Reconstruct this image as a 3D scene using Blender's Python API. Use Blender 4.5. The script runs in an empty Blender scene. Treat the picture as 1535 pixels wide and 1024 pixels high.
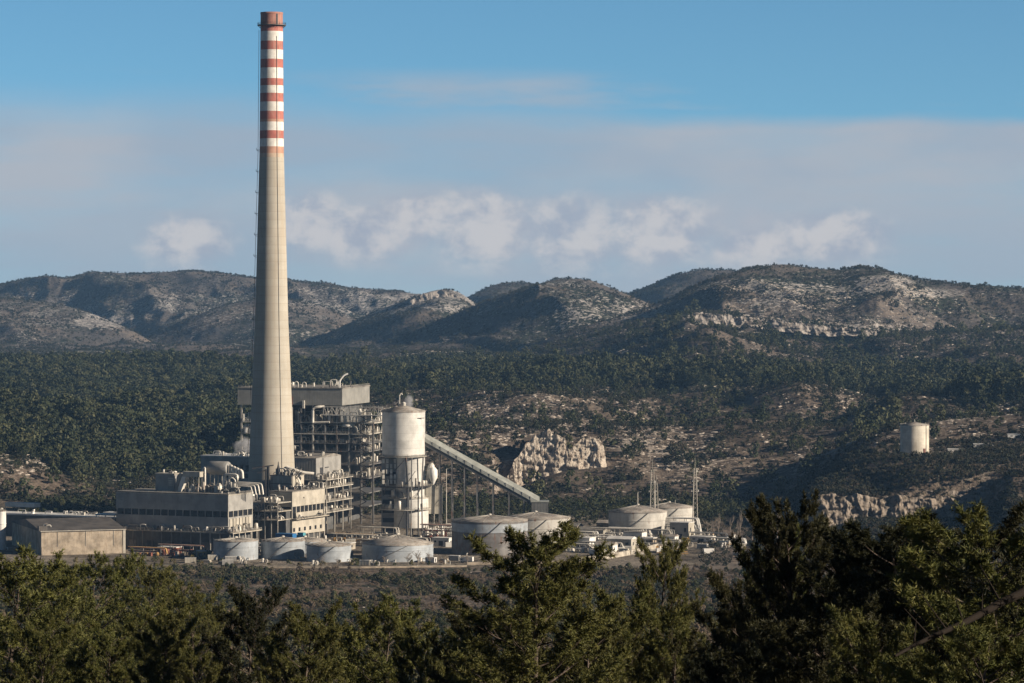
import bpy, bmesh, math, random
import numpy as np
from mathutils import Vector, Matrix

R = math.radians
F = 5000.0          # focal length in photo pixels
CX, HY = 767.5, 430.0   # horizon pixel
CAMZ = 150.0
scene = bpy.context.scene
COL = scene.collection

# ------------------------------------------------------------ camera
cam_d = bpy.data.cameras.new("camera")
cam = bpy.data.objects.new("camera", cam_d)
COL.objects.link(cam)
cam.location = (0, 0, CAMZ)
cam.rotation_euler = (R(90), 0, 0)
cam_d.sensor_width = 36.0
cam_d.lens = F * 36.0 / 1535.0
cam_d.shift_y = (HY - 512.0) / 1535.0
cam_d.clip_start = 1.0
cam_d.clip_end = 40000.0
scene.camera = cam

# ------------------------------------------------------------ light
SUN_EL, SUN_AZ = R(20.5), math.atan2(0.93, -0.36)      # azimuth from +Y, clockwise
sd = Vector((math.sin(SUN_AZ) * math.cos(SUN_EL), math.cos(SUN_AZ) * math.cos(SUN_EL), math.sin(SUN_EL)))
sun_d = bpy.data.lights.new("sun", 'SUN')
sun_d.energy = 5.0
sun_d.angle = R(0.5)
sun_d.color = (1.0, 0.86, 0.70)
sun = bpy.data.objects.new("sun", sun_d)
COL.objects.link(sun)
sun.rotation_euler = sd.to_track_quat('Z', 'Y').to_euler()
scene.view_settings.view_transform = 'Standard'
scene.view_settings.look = 'None'
scene.view_settings.exposure = 0.62
scene.view_settings.gamma = 1.0
scene.cycles.use_denoising = True
scene.cycles.max_bounces = 5
scene.cycles.volume_bounces = 0
scene.cycles.transparent_max_bounces = 8

# ------------------------------------------------------------ node helpers
class NT:
    def __init__(s, nt): s.nt = nt
    def new(s, t, **kw):
        n = s.nt.nodes.new(t)
        for k, v in kw.items(): setattr(n, k, v)
        return n
    def link(s, a, b): s.nt.links.new(a, b)
    def put(s, sock, v):
        if isinstance(v, bpy.types.NodeSocket): s.link(v, sock)
        elif v is not None: sock.default_value = v
    def m(s, op, a, b=None, c=None, clamp=False):
        n = s.new('ShaderNodeMath', operation=op, use_clamp=clamp)
        s.put(n.inputs[0], a); s.put(n.inputs[1], b); s.put(n.inputs[2], c)
        return n.outputs[0]
    def mr(s, v, a, b, c=0.0, d=1.0, smooth=True):
        n = s.new('ShaderNodeMapRange', interpolation_type='SMOOTHSTEP' if smooth else 'LINEAR')
        for i, x in enumerate((v, a, b, c, d)): s.put(n.inputs[i], x)
        return n.outputs[0]
    def mix(s, f, a, b, mode='MIX'):
        n = s.new('ShaderNodeMix', data_type='RGBA', blend_type=mode)
        s.put(n.inputs[0], f)
        for i, x in ((6, a), (7, b)):
            if isinstance(x, tuple) and len(x) == 3: x = (*x, 1)
            s.put(n.inputs[i], x)
        return n.outputs[2]
    def noise(s, vec, scale, detail=4, rough=0.55, dist=0.0):
        n = s.new('ShaderNodeTexNoise')
        s.put(n.inputs['Vector'], vec); n.inputs['Scale'].default_value = scale
        n.inputs['Detail'].default_value = detail; n.inputs['Roughness'].default_value = rough
        n.inputs['Distortion'].default_value = dist
        return n.outputs[0]
    def mapping(s, vec, scale=(1, 1, 1), loc=(0, 0, 0)):
        n = s.new('ShaderNodeMapping')
        s.link(vec, n.inputs[0]); n.inputs['Scale'].default_value = scale; n.inputs['Location'].default_value = loc
        return n.outputs[0]
    def xyz(s, x, y, z):
        n = s.new('ShaderNodeCombineXYZ')
        for i, v in enumerate((x, y, z)): s.put(n.inputs[i], v)
        return n.outputs[0]

# ------------------------------------------------------------ world
world = bpy.data.worlds.new("World")
scene.world = world
world.use_nodes = True
W = NT(world.node_tree)
world.node_tree.nodes.clear()
tc = W.new('ShaderNodeTexCoord').outputs['Generated']
sp = W.new('ShaderNodeSeparateXYZ'); W.link(tc, sp.inputs[0])
dx, dy, dz = sp.outputs
zz = W.m('MULTIPLY_ADD', dz, 1.6, 0.09)
sky = W.new('ShaderNodeTexSky', sky_type='NISHITA', sun_disc=False, sun_elevation=SUN_EL, sun_rotation=SUN_AZ,
            altitude=200, air_density=1.0, dust_density=0.4, ozone_density=2.5)
W.link(W.xyz(dx, dy, zz), sky.inputs[0])
skyc = W.mix(1.0, sky.outputs[0], (1.10, 1.62, 1.70), 'MULTIPLY')
# sky coordinates in "photo pixel" angles: azimuth and elevation
az = W.m('ARCTAN2', dx, dy)
U = W.m('MULTIPLY_ADD', az, F, CX)                  # 0..1535 inside the frame
V = W.m('MULTIPLY_ADD', dz, -F, HY)                 # 0 top .. 430 horizon
Uk, Vk = W.m('MULTIPLY', U, 0.001), W.m('MULTIPLY', V, 0.001)
cv = W.xyz(Uk, Vk, 0.0)
n_st = W.noise(W.xyz(Uk, W.m('MULTIPLY', Vk, 6.0), 3.1), 2.2, 5, 0.55)
n_lo = W.noise(W.xyz(W.m('MULTIPLY', Uk, 1.0), W.m('MULTIPLY', Vk, 2.5), 7.7), 2.4, 4, 0.5)
n_wv = W.noise(W.xyz(Uk, W.m('MULTIPLY', Vk, 2.0), 1.3), 2.6, 4, 0.5)
# stratus bank: upper edge about V=195 at right, softer and higher at left
edge_shift = W.m('ADD', W.m('MULTIPLY', W.m('SUBTRACT', n_wv, 0.5), 60.0), W.m('MULTIPLY', W.m('SUBTRACT', n_st, 0.5), 26.0))
v1 = W.m('ADD', V, edge_shift)
soft = W.mr(U, 200, 1300, 75, 14)
bank = W.mr(v1, W.m('SUBTRACT', 190.0, soft), W.m('ADD', 196.0, W.m('MULTIPLY', soft, 0.35)), 0, 1)
bank = W.m('MULTIPLY', bank, W.mr(n_st, 0.3, 0.62, 0.70, 1.0))
# high streaks above the bank
st = W.m('MULTIPLY', W.mr(n_st, 0.50, 0.72, 0, 1), W.mr(V, 95, 135, 0, 1))
st = W.m('MULTIPLY', st, W.mr(V, 230, 195, 0, 1))
bank = W.m('MAXIMUM', bank, W.m('MULTIPLY', st, 0.75))
bankcol = W.mix(W.mr(n_lo, 0.35, 0.65), (4.6, 5.4, 6.5), (5.9, 6.0, 6.5))
bankcol = W.mix(W.mr(V, 250, 430, 0, 0.75), bankcol, (4.4, 5.35, 6.5))
c1 = W.mix(W.m('MULTIPLY', bank, 0.90), skyc, bankcol)
# cumulus heaps inside the bank: ellipses broken up with noise
n_c = W.noise(W.mapping(cv, (1, 1.25, 1), (0, 0, 5)), 17.0, 7, 0.58, 0.15)
n_c2 = W.noise(W.mapping(cv, (1, 1.4, 1), (3, 0, 9)), 42.0, 5, 0.6)
nn = W.m('ADD', W.m('MULTIPLY', W.m('SUBTRACT', n_c, 0.5), 1.25), W.m('MULTIPLY', W.m('SUBTRACT', n_c2, 0.5), 0.3))
cum = None
for (cu, cvv, ru, rt, rb) in ((285, 362, 78, 46, 60), (465, 328, 62, 46, 60), (545, 345, 85, 40, 60), (632, 318, 80, 30, 55),
                        (720, 330, 88, 52, 100), (860, 345, 90, 62, 100), (985, 345, 100, 60, 80), (1250, 352, 105, 42, 60), (1130, 372, 80, 30, 45)):
    a = W.m('MULTIPLY', W.m('SUBTRACT', U, cu), 1.0 / ru)
    b = W.m('SUBTRACT', V, cvv)
    b = W.m('MAXIMUM', W.m('MULTIPLY', b, -1.0 / rt), W.m('MULTIPLY', b, 1.0 / rb))
    r2 = W.m('ADD', W.m('MULTIPLY', a, a), W.m('MULTIPLY', b, b))
    f = W.m('SUBTRACT', 1.0, r2)
    cum = f if cum is None else W.m('SMOOTH_MAX', cum, f, 0.25)
cum = W.m('ADD', cum, nn)
cmask = W.m('MULTIPLY', W.mr(cum, -0.25, 0.95, 0, 1), W.mr(V, 440, 370, 0, 1))
cc = W.mix(W.mr(W.m('ADD', n_c, W.m('MULTIPLY', cum, 0.12)), 0.42, 0.72), (4.9, 5.3, 6.3), (8.2, 7.8, 7.7))
vu = W.m('MULTIPLY', W.mr(U, 330, 620, 0, 1), W.mr(U, 1420, 1180, 0, 1))
veil = W.m('MULTIPLY', W.m('MULTIPLY', W.mr(V, 262, 335, 0, 1), W.mr(V, 425, 365, 0.25, 1)), vu)
veil = W.m('MULTIPLY', veil, W.mr(W.noise(W.mapping(cv, (1, 1.6, 1), (1, 2, 2)), 5.5, 5, 0.55), 0.30, 0.66, 0.1, 0.85))
c1 = W.mix(veil, c1, (6.1, 6.1, 6.6))
c2 = W.mix(W.m('MULTIPLY', cmask, 0.88), c1, cc)
# clouds keep to this quarter of the sky, the zenith is deep blue, and below the horizon there is dark land
front = W.mr(W.m('ABSOLUTE', az), 0.35, 0.8, 1, 0)
zen = W.mr(dz, 0.10, 0.45, 1.0, 0.30)
clear = W.mix(1.0, W.mix(1.0, sky.outputs[0], (0.75, 1.0, 1.15), 'MULTIPLY'), W.xyz(zen, zen, zen), 'MULTIPLY')
c2 = W.mix(W.m('MULTIPLY', front, W.mr(dz, 0.13, 0.25, 1, 0)), clear, c2)
c2 = W.mix(W.mr(dz, -0.03, -0.012, 1, 0), c2, (0.75, 0.68, 0.6))
bg = W.new('ShaderNodeBackground'); W.link(c2, bg.inputs[0]); bg.inputs[1].default_value = 0.051
wo = W.new('ShaderNodeOutputWorld'); W.link(bg.outputs[0], wo.inputs[0])
world.cycles.sampling_method = 'MANUAL'
world.cycles.sample_map_resolution = 1024

# ------------------------------------------------------------ numpy noise
def _hash(ix, iy, seed):
    h = (ix.astype(np.int64) * 374761393 + iy.astype(np.int64) * 668265263 + seed * 1442695041) & 0xFFFFFFFF
    h = ((h ^ (h >> 13)) * 1274126177) & 0xFFFFFFFF
    return (h ^ (h >> 16)) & 0xFFFFFFFF
def perlin(x, y, seed=0):
    x0, y0 = np.floor(x), np.floor(y)
    fx, fy = x - x0, y - y0
    u, v = fx * fx * fx * (fx * (fx * 6 - 15) + 10), fy * fy * fy * (fy * (fy * 6 - 15) + 10)
    def g(i, j):
        a = _hash(x0 + i, y0 + j, seed) * (2 * math.pi / 4294967296.0)
        return np.cos(a) * (fx - i) + np.sin(a) * (fy - j)
    n = (g(0, 0) * (1 - u) + g(1, 0) * u) * (1 - v) + (g(0, 1) * (1 - u) + g(1, 1) * u) * v
    return n * 1.5
def fbm(x, y, seed=0, oct=4, gain=0.5):
    s, a, t = 0, 1.0, 0
    for i in range(oct):
        s = s + a * perlin(x * 2 ** i, y * 2 ** i, seed + i * 17); t += a; a *= gain
    return s / t
def ridged(x, y, seed=0, oct=4):
    s, a, t = 0, 1.0, 0
    for i in range(oct):
        s = s + a * (1 - 2 * np.abs(perlin(x * 2 ** i, y * 2 ** i, seed + i * 29))); t += a; a *= 0.5
    return s / t
def sstep(a, b, x):
    t = np.clip((x - a) / (b - a), 0, 1); return t * t * (3 - 2 * t)

# ------------------------------------------------------------ terrain function
def zpix(py, d): return CAMZ - (py - HY) * d / F
def crv(pts):
    p = np.array(pts, float)
    def f(px):
        # smoothed linear interpolation
        return (np.interp(px - 9, p[:, 0], p[:, 1]) + 2 * np.interp(px, p[:, 0], p[:, 1]) + np.interp(px + 9, p[:, 0], p[:, 1])) / 4
    return f
TD = np.array([2250, 2400, 2600, 2900, 3200, 3600, 4200, 5000, 6200, 9000], float)
TP = np.array([-300, 0, 200, 400, 550, 700, 830, 1000, 1200, 1535, 1900], float)
TZ = np.array([
    [0, 4, 10, 14, 14, 20, 32, 34, 34, 30],
    [0, 4, 10, 14, 14, 20, 32, 34, 34, 30],
    [0, 3, 7, 9, 12, 18, 30, 34, 34, 30],
    [0, 1, 4, 10, 16, 24, 32, 34, 36, 30],
    [0, 1, 5, 18, 33, 40, 42, 40, 40, 30],
    [0, 1, 6, 26, 40, 46, 45, 44, 46, 30],
    [0, 1, 8, 34, 44, 50, 46, 48, 50, 30],
    [0, 0, 4, 22, 38, 46, 48, 52, 60, 30],
    [0, 0, 3, 12, 33, 44, 48, 60, 70, 30],
    [0, 2, 8, 20, 34, 44, 56, 66, 80, 30],
    [0, 2, 8, 20, 34, 44, 56, 66, 80, 30]], float)
NEARD = np.array([-200, -60, 0, 40, 80, 150, 300, 600, 1000, 1400, 1650, 1770, 1800], float)
NEARZ = np.array([152, 150, 147.6, 140, 134, 126, 109, 77, 43, 16, 3.5, 0.3, 0], float)
# hills: crest (px, py), crest distance, front slope, back slope, roundness
HILLS = [
    # far left range
    dict(c=[(-400, 452), (-100, 436), (0, 427), (40, 419), (90, 414), (112, 417), (150, 408), (200, 410), (240, 408), (290, 406), (340, 411), (380, 416), (440, 422), (520, 430), (600, 438), (640, 446), (700, 470), (800, 520), (900, 560)],
         d=[(-400, 8600), (700, 8200)], sf=0.20, sb=0.3, w=160, g=1.0),
    # spur of the left range, running down to the right
    dict(c=[(-400, 450), (0, 446), (60, 452), (110, 462), (150, 474), (195, 491), (225, 512), (260, 535), (300, 560)],
         d=[(-400, 7500), (300, 6700)], sf=0.17, sb=0.30, w=90, g=0.5),
    # second spur, between the valley and the chimney
    dict(c=[(150, 560), (190, 520), (250, 497), (300, 473), (350, 455), (400, 446), (450, 452), (520, 475), (600, 510), (680, 550)],
         d=[(150, 6900), (680, 7200)], sf=0.20, sb=0.22, w=100, g=0.6),
    # spur with knob
    dict(c=[(440, 545), (480, 515), (540, 480), (590, 455), (620, 442), (640, 435), (660, 433), (680, 437), (700, 449), (722, 462), (760, 490), (820, 530)],
         d=[(440, 6500), (820, 6700)], sf=0.20, sb=0.25, w=60, g=0.5),
    dict(c=[(640, 500), (690, 447), (715, 433), (745, 425), (790, 422), (840, 440), (900, 500)], d=[(0, 8000), (1500, 8000)], sf=0.2, sb=0.3, w=80, g=0.6),
    # middle hill
    dict(c=[(470, 548), (520, 526), (590, 508), (650, 490), (700, 468), (750, 446), (790, 430), (820, 421), (850, 417), (885, 420), (925, 434), (960, 449), (1000, 466), (1060, 500), (1140, 550)],
         d=[(470, 5900), (850, 6000), (1140, 6100)], sf=0.13, sb=0.3, w=70, g=0.7),
    dict(c=[(880, 500), (930, 446), (960, 432), (1000, 413), (1045, 403), (1100, 405), (1160, 425), (1260, 480)], d=[(0, 7600), (1500, 7600)], sf=0.22, sb=0.3, w=90, g=0.6),
    # big right hill
    dict(c=[(760, 540), (840, 503), (900, 484), (960, 466), (1010, 448), (1050, 428), (1080, 414), (1120, 401), (1160, 396), (1200, 400), (1250, 406), (1290, 401), (1320, 402), (1350, 410), (1400, 422), (1460, 428), (1535, 432), (1700, 446), (1900, 460)],
         d=[(760, 5000), (1160, 5400), (1900, 5600)], sf=0.20, sb=0.3, w=90, g=0.8),
    # lower shoulder of the right hill with the ledge
    dict(c=[(700, 565), (800, 532), (900, 505), (980, 485), (1040, 468), (1100, 474), (1180, 484), (1290, 494), (1400, 500), (1535, 492), (1900, 490)],
         d=[(700, 4650), (1040, 4750), (1900, 4900)], sf=0.055, sb=0.02, w=25, g=0.5),
    # hillock in the middle distance
    dict(c=[(1040, 640), (1090, 604), (1140, 584), (1200, 576), (1260, 588), (1330, 606), (1420, 640)], d=[(0, 3250), (1600, 3250)], sf=0.22, sb=0.2, w=50, g=0.3),
    dict(c=[(420, 640), (480, 590), (560, 572), (660, 566), (760, 570), (860, 582), (960, 610)], d=[(0, 3700), (1600, 3700)], sf=0.16, sb=0.2, w=60, g=0.5),
    dict(c=[(620, 640), (700, 604), (790, 596), (880, 604), (960, 622), (1040, 650)], d=[(0, 3080), (1600, 3080)], sf=0.16, sb=0.2, w=40, g=0.4),
    dict(c=[(900, 600), (980, 566), (1080, 550), (1200, 545), (1330, 556), (1440, 566), (1600, 560)], d=[(0, 3950), (1600, 3950)], sf=0.15, sb=0.2, w=60, g=0.5),
    dict(c=[(930, 690), (1000, 655), (1080, 638), (1160, 640), (1230, 650), (1330, 640)], d=[(0, 2700), (1600, 2700)], sf=0.2, sb=0.2, w=40, g=0.4),
    dict(c=[(1250, 640), (1340, 596), (1430, 586), (1535, 580), (1700, 575)], d=[(0, 3000), (1600, 3000)], sf=0.16, sb=0.2, w=40, g=0.4),
    dict(c=[(200, 640), (300, 596), (380, 588), (450, 600), (520, 640)], d=[(0, 3500), (1600, 3500)], sf=0.2, sb=0.2, w=50, g=0.4),
    # left wooded ridges
    dict(c=[(-400, 548), (0, 556), (150, 552), (300, 556), (450, 566), (600, 600)], d=[(-400, 4400), (600, 4400)], sf=0.10, sb=0.12, w=120, g=0.3),
    dict(c=[(-400, 600), (0, 610), (100, 622), (200, 640), (290, 668), (350, 690), (420, 720)], d=[(-400, 3050), (400, 2700)], sf=0.20, sb=0.22, w=60, g=0.4),
    dict(c=[(-400, 650), (-60, 664), (20, 672), (70, 692), (130, 716), (180, 745)], d=[(-400, 2500), (400, 2420)], sf=0.25, sb=0.22, w=30, g=0.3),
    dict(c=[(280, 720), (300, 694), (335, 664), (375, 640), (420, 622), (480, 618), (540, 640)], d=[(0, 2720), (1600, 2720)], sf=0.14, sb=0.2, w=30, g=0.3),
    dict(c=[(80, 680), (120, 645), (165, 618), (215, 606), (270, 620), (330, 655)], d=[(0, 3150), (1600, 3150)], sf=0.16, sb=0.2, w=40, g=0.3),
    dict(c=[(-200, 620), (-60, 592), (20, 578), (90, 584), (150, 600), (200, 625)], d=[(0, 3600), (1600, 3600)], sf=0.16, sb=0.2, w=40, g=0.4),
    # low ridge behind the plant with the white bluff
    dict(c=[(560, 700), (640, 662), (700, 655), (760, 650), (830, 645), (900, 652), (960, 668), (1030, 700)], d=[(0, 2660), (1600, 2660)], sf=0.5, sb=0.06, w=18, g=0.2),
    # hill carrying the water tank
    dict(c=[(900, 810), (980, 782), (1040, 756), (1100, 731), (1180, 703), (1250, 674), (1320, 647), (1371, 635), (1450, 628), (1535, 621), (1700, 618), (1900, 616)],
         d=[(900, 2580), (1200, 2500), (1400, 2420), (1900, 2400)], sf=[(1150, 0.25), (1300, 0.082)], sb=0.28, w=50, g=0.14),
]
for h in HILLS:
    h['cf'] = crv(h['c']); h['df'] = crv(h['d'])
PAD = [(1382, 2250, 37.2, 120)]   # level ground under the water tank: px, distance, z, radius
def ground(x, y):
    x = np.asarray(x, float); y = np.asarray(y, float)
    yy = np.maximum(y, 20.0)
    px = np.clip(CX + F * x / yy, -900, 2400)
    pw = px + 22 * perlin(x / 260 + 7, y / 260, 5) * sstep(2300, 3500, y)
    # base
    zi = np.interp(y, NEARD, NEARZ)
    ti = np.interp(np.clip(px, TP[0], TP[-1]), TP, np.arange(len(TP)))
    di = np.interp(np.clip(y, TD[0], TD[-1]), TD, np.arange(len(TD)))
    i0 = np.minimum(ti.astype(int), len(TP) - 2); j0 = np.minimum(di.astype(int), len(TD) - 2)
    fi = ti - i0; fj = di - j0; fi = fi * fi * (3 - 2 * fi)
    zb = (TZ[i0, j0] * (1 - fi) + TZ[i0 + 1, j0] * fi) * (1 - fj) + (TZ[i0, j0 + 1] * (1 - fi) + TZ[i0 + 1, j0 + 1] * fi) * fj
    z = np.where(y < 2250, zi, zb)
    far = sstep(2300, 2900, y)
    near = sstep(1740, 1500, y) * sstep(20, 120, y)
    z = z + far * (22 * fbm(x / 230, y / 360, 11, 4) * sstep(2500, 3200, y) + 5 * fbm(x / 90, y / 140, 13, 3) + 1.5 * fbm(x / 40, y / 50, 3, 3))
    z = z + near * (3.0 * fbm(x / 120, y / 160, 21, 4) + 0.6 * fbm(x / 14, y / 18, 23, 3) * sstep(60, 300, y))
    gul = ridged((x + 0.5 * y) / 380 + 3, (y - 0.3 * x) / 800, 41, 4)
    gul2 = fbm(x / 110, y / 150, 43, 4)
    gul3 = ridged(x / 45, y / 60, 47, 3)
    for h in HILLS:
        d = h['df'](px)
        zc = zpix(h['cf'](pw), d)
        t = y - d
        sfv = h['sf'] if not isinstance(h['sf'], list) else np.interp(px, [a for a, b in h['sf']], [b for a, b in h['sf']])
        s = np.where(t < 0, sfv, h['sb'])
        drop = s * (np.sqrt(t * t + h['w'] ** 2) - h['w'])
        amt = sstep(10, 350, np.abs(t)) if h['g'] > 0.45 else sstep(5, 80, np.abs(t))
        hz = zc - drop + h['g'] * (amt * (62 * (gul - 0.3)) + (0.25 + 0.75 * amt) * 13 * gul2 + (0.15 + 0.85 * amt) * 3.5 * gul3)
        k = 5.0
        dd = np.clip((hz - z) / k, -1, 1)
        z = np.where(dd >= 1, hz, np.where(dd <= -1, z, (z + hz) / 2 + k * (dd * dd + 1) / 4))
    z = z - 17 * sstep(1020, 1050, px) * sstep(1330, 1270, px) * sstep(4700, 4676, y) * sstep(4050, 4500, y)
    ck = sstep(735, 752, px) * (1 - sstep(912, 940, px)) * sstep(2330, 2440, y) * (1 - sstep(2538, 2552, y))
    capz = np.interp(px, [756, 775, 800, 815, 850, 900], [-3.0, -4.5, -1.5, 5.5, 10.5, 13.0])
    z = z * (1 - ck) + np.minimum(z, capz) * ck
    bk = sstep(1190, 1228, px) * (1 - sstep(1468, 1520, px)) * (y < 2300) * (y > 1700)
    z = z * (1 - bk * (1 - sstep(2064, 2072, y))) + np.minimum(z, 6.5) * bk * (1 - sstep(2064, 2072, y))
    z = z + np.maximum(0, 21 - z) * bk * sstep(2064, 2072, y) * sstep(2260, 2160, y)
    # plant platform stays level
    flat = sstep(1765, 1790, y) * (1 - sstep(2200, 2330, y)) * (1 - sstep(1080, 1210, px))
    z = z * (1 - flat)
    for (ppx, pd, pz, pr) in PAD:
        cx = (ppx - CX) * pd / F
        r = np.hypot(x - cx, (y - pd) * 0.7)
        w = 1 - sstep(pr * 0.12, pr, r)
        z = z * (1 - w) + pz * w
    return z
def P(px, py, d):
    """point at distance d seen at photo pixel px, py"""
    return Vector(((px - CX) * d / F, d, zpix(py, d)))
def gx(px, d): return (px - CX) * d / F
# ------------------------------------------------------------ object helpers
def tag(o, label=None, cat=None, group=None, kind=None):
    if label: o['label'] = label
    if cat: o['category'] = cat
    if group: o['group'] = group
    if kind: o['kind'] = kind
    return o
def mesh_np(name, verts, faces, mats=(), midx=None, smooth=False, k=None):
    me = bpy.data.meshes.new(name)
    verts = np.asarray(verts, np.float32); faces = np.asarray(faces, np.int32)
    n = faces.shape[1]
    me.vertices.add(len(verts)); me.vertices.foreach_set('co', verts.ravel())
    me.loops.add(faces.size); me.loops.foreach_set('vertex_index', faces.ravel())
    me.polygons.add(len(faces)); me.polygons.foreach_set('loop_start', np.arange(0, faces.size, n, dtype=np.int32))
    if smooth: me.polygons.foreach_set('use_smooth', np.ones(len(faces), bool))
    for m in mats: me.materials.append(m)
    if midx is not None: me.polygons.foreach_set('material_index', np.asarray(midx, np.int32))
    me.update(calc_edges=True)
    return me
def link(name, me, parent=None, loc=None):
    o = bpy.data.objects.new(name, me); COL.objects.link(o)
    if parent is not None: o.parent = parent
    if loc is not None: o.location = loc
    return o
def empty(name, loc, label, cat, group=None, rz=0):
    o = bpy.data.objects.new(name, None); COL.objects.link(o)
    o.location = loc; o.rotation_euler = (0, 0, rz); o.empty_display_size = 1
    return tag(o, label, cat, group)

def mat(name, base, rough=0.8, build=None, metallic=0.0, spec=0.3):
    m = bpy.data.materials.new(name); m.use_nodes = True
    nt = NT(m.node_tree); bs = m.node_tree.nodes['Principled BSDF']
    bs.inputs['Base Color'].default_value = (*base, 1); bs.inputs['Roughness'].default_value = rough
    bs.inputs['Metallic'].default_value = metallic; bs.inputs['Specular IOR Level'].default_value = spec
    if build:
        pos = nt.new('ShaderNodeNewGeometry').outputs['Position']
        build(nt, bs, pos)
    return m
def bump(nt, bs, h, strength=0.5, dist=1.0):
    b = nt.new('ShaderNodeBump'); b.inputs['Strength'].default_value = strength; b.inputs['Distance'].default_value = dist
    nt.link(h, b.inputs['Height']); nt.link(b.outputs[0], bs.inputs['Normal'])

# ------------------------------------------------------------ terrain mesh
def make_terrain():
    ys = [-60.0]
    while ys[-1] < 9600:
        y = ys[-1]
        if y < 100: st = 4
        elif y < 1760: st = max(2.0, y / 170)
        elif y < 2300: st = 7
        elif y < 3500: st = y / 420
        elif y < 8700: st = y / 400
        else: st = 60
        ys.append(y + st)
    ys = np.array(ys)
    us = np.linspace(-1, 1, 1251)
    Y, Us = np.meshgrid(ys, us, indexing='ij')
    X = Us * (0.215 * np.maximum(Y, 0) + 70)
    Z = ground(X, Y)
    nr, nc = Y.shape
    V = np.stack([X, Y, Z], -1).reshape(-1, 3)
    idx = np.arange(nr * nc).reshape(nr, nc)
    Fq = np.stack([idx[:-1, :-1], idx[:-1, 1:], idx[1:, 1:], idx[1:, :-1]], -1).reshape(-1, 4)
    me = mesh_np('terrain', V, Fq, smooth=True)
    # land cover painted as attributes: rock outcrop, woodland, dry open ground
    px = np.clip(CX + F * X / np.maximum(Y, 20), -900, 2400)
    gzx = np.gradient(Z, axis=1) / np.gradient(X, axis=1)
    gzy = np.gradient(Z, axis=0) / np.gradient(Y, axis=0)
    py = HY + F * (CAMZ - Z) / np.maximum(Y, 20)
    rock, wood, dry = cover(X, Y, px, py, np.hypot(gzx, gzy))
    yard = sstep(1768, 1785, Y) * (1 - sstep(2230, 2330, Y + 40 * fbm(X / 60, Y / 60, 77, 3))) * (1 - sstep(1040, 1100, px))
    a = me.color_attributes.new('cover', 'FLOAT_COLOR', 'POINT')
    c = np.stack([rock, wood, dry, yard], -1).astype(np.float32)
    a.data.foreach_set('color', c.ravel())
    me.materials.append(mat_terrain)
    o = link('terrain', me); tag(o, kind='structure')
    return o
def blob(px, py, cx, cy, rx, ry):
    return np.clip(1.6 - 1.6 * np.sqrt(((px - cx) / rx) ** 2 + ((py - cy) / ry) ** 2), 0, 1)
def cover(x, y, px, py, slope):
    n1 = fbm(x / 300, y / 420, 61, 4); n2 = fbm(x / 70, y / 110, 67, 4)
    w = 0.35 + 0.9 * n1 + 0.4 * n2
    mid = (y > 2280) & (y < 4700)
    # woodland on the left plateau and in the band below the hills
    w = w + mid * (0.75 * sstep(480, 300, px) * sstep(740, 690, py) + 0.45 * np.exp(-((py - 575) / 22.0) ** 2) * (px > 420))
    w = w - mid * 0.9 * blob(px, py, 780, 655, 420, 70) - mid * 0.6 * blob(px, py, 1060, 680, 200, 60)
    w = w - mid * 0.8 * blob(px, py, 30, 700, 100, 45) - mid * 0.6 * blob(px, py, 1200, 590, 90, 20)
    w = w - 3.0 * ((px > 740) & (px < 925) & (y > 2430) & (y < 2560))
    knoll = (y < 2560) & (px > 1060)
    w = np.where(mid & (px > 420), w - 0.42 * sstep(400, 620, px) * (1 - np.exp(-((py - 566) / 16.0) ** 2)), w)
    w = np.where(knoll, 0.0, w) - 0.3 * (y < 3300) * (px > 1100) * sstep(600, 640, py)
    hill = y >= 4500
    w = np.where(hill, w - 0.18 + 0.25 * sstep(6500, 4700, y) * sstep(500, 550, py), w)
    rock = 0.40 + 0.40 * n2 + 0.25 * n1 + 0.25 * slope
    for (cx, cy, rx, ry, s) in ((662, 446, 64, 22, 1.3), (560, 450, 70, 25, 0.4), (160, 482, 60, 14, 0.6), (480, 455, 90, 30, 0.3), (850, 425, 60, 20, 0.25), (905, 470, 120, 22, 0.25),
                                (1325, 424, 50, 14, 0.8), (1400, 439, 80, 9, 0.8), (1100, 425, 50, 14, 0.35), (1170, 445, 120, 30, 0.2),
                                (280, 470, 150, 45, 0.2), (60, 470, 130, 40, 0.2)):
        rock = rock + hill * s * blob(px, py, cx, cy, rx, ry)
    ledge = hill * np.clip(1.7 - 1.7 * np.abs(py - np.interp(px, [1030, 1100, 1180, 1290], [478, 483, 490, 499])) / 15, 0, 1) * sstep(1020, 1050, px) * sstep(1400, 1270, px)
    rock = rock + 0.95 * ledge
    w = w - 1.0 * ledge
    rock = rock + mid * (0.25 * blob(px, py, 740, 640, 360, 70) - 0.25 * blob(px, py, 840, 690, 130, 45) + 0.3 * blob(px, py, 1020, 680, 170, 55) + 0.3 * blob(px, py, 30, 690, 100, 30))
    dry = 0.5 + 0.9 * fbm(x / 150, y / 200, 71, 4)
    dry = dry + ((y > 5200) & (y < 7200)) * 0.9 * np.exp(-((py - 543) / 8.0) ** 2) * (px < 800)
    rock = rock + mid * 0.05 * (px > 420) + hill * 0.06 + knoll * 0.25 * sstep(0.0, 0.5, n2 + n1)
    dry = np.where(knoll, 1.0, dry)
    dry = np.where(y < 1790, dry + 0.25 + 0.9 * fbm(x / 60, y / 120, 73, 3), dry)
    return np.clip(rock, 0, 1), np.clip(w, 0, 1), np.clip(dry, 0, 1)

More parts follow.
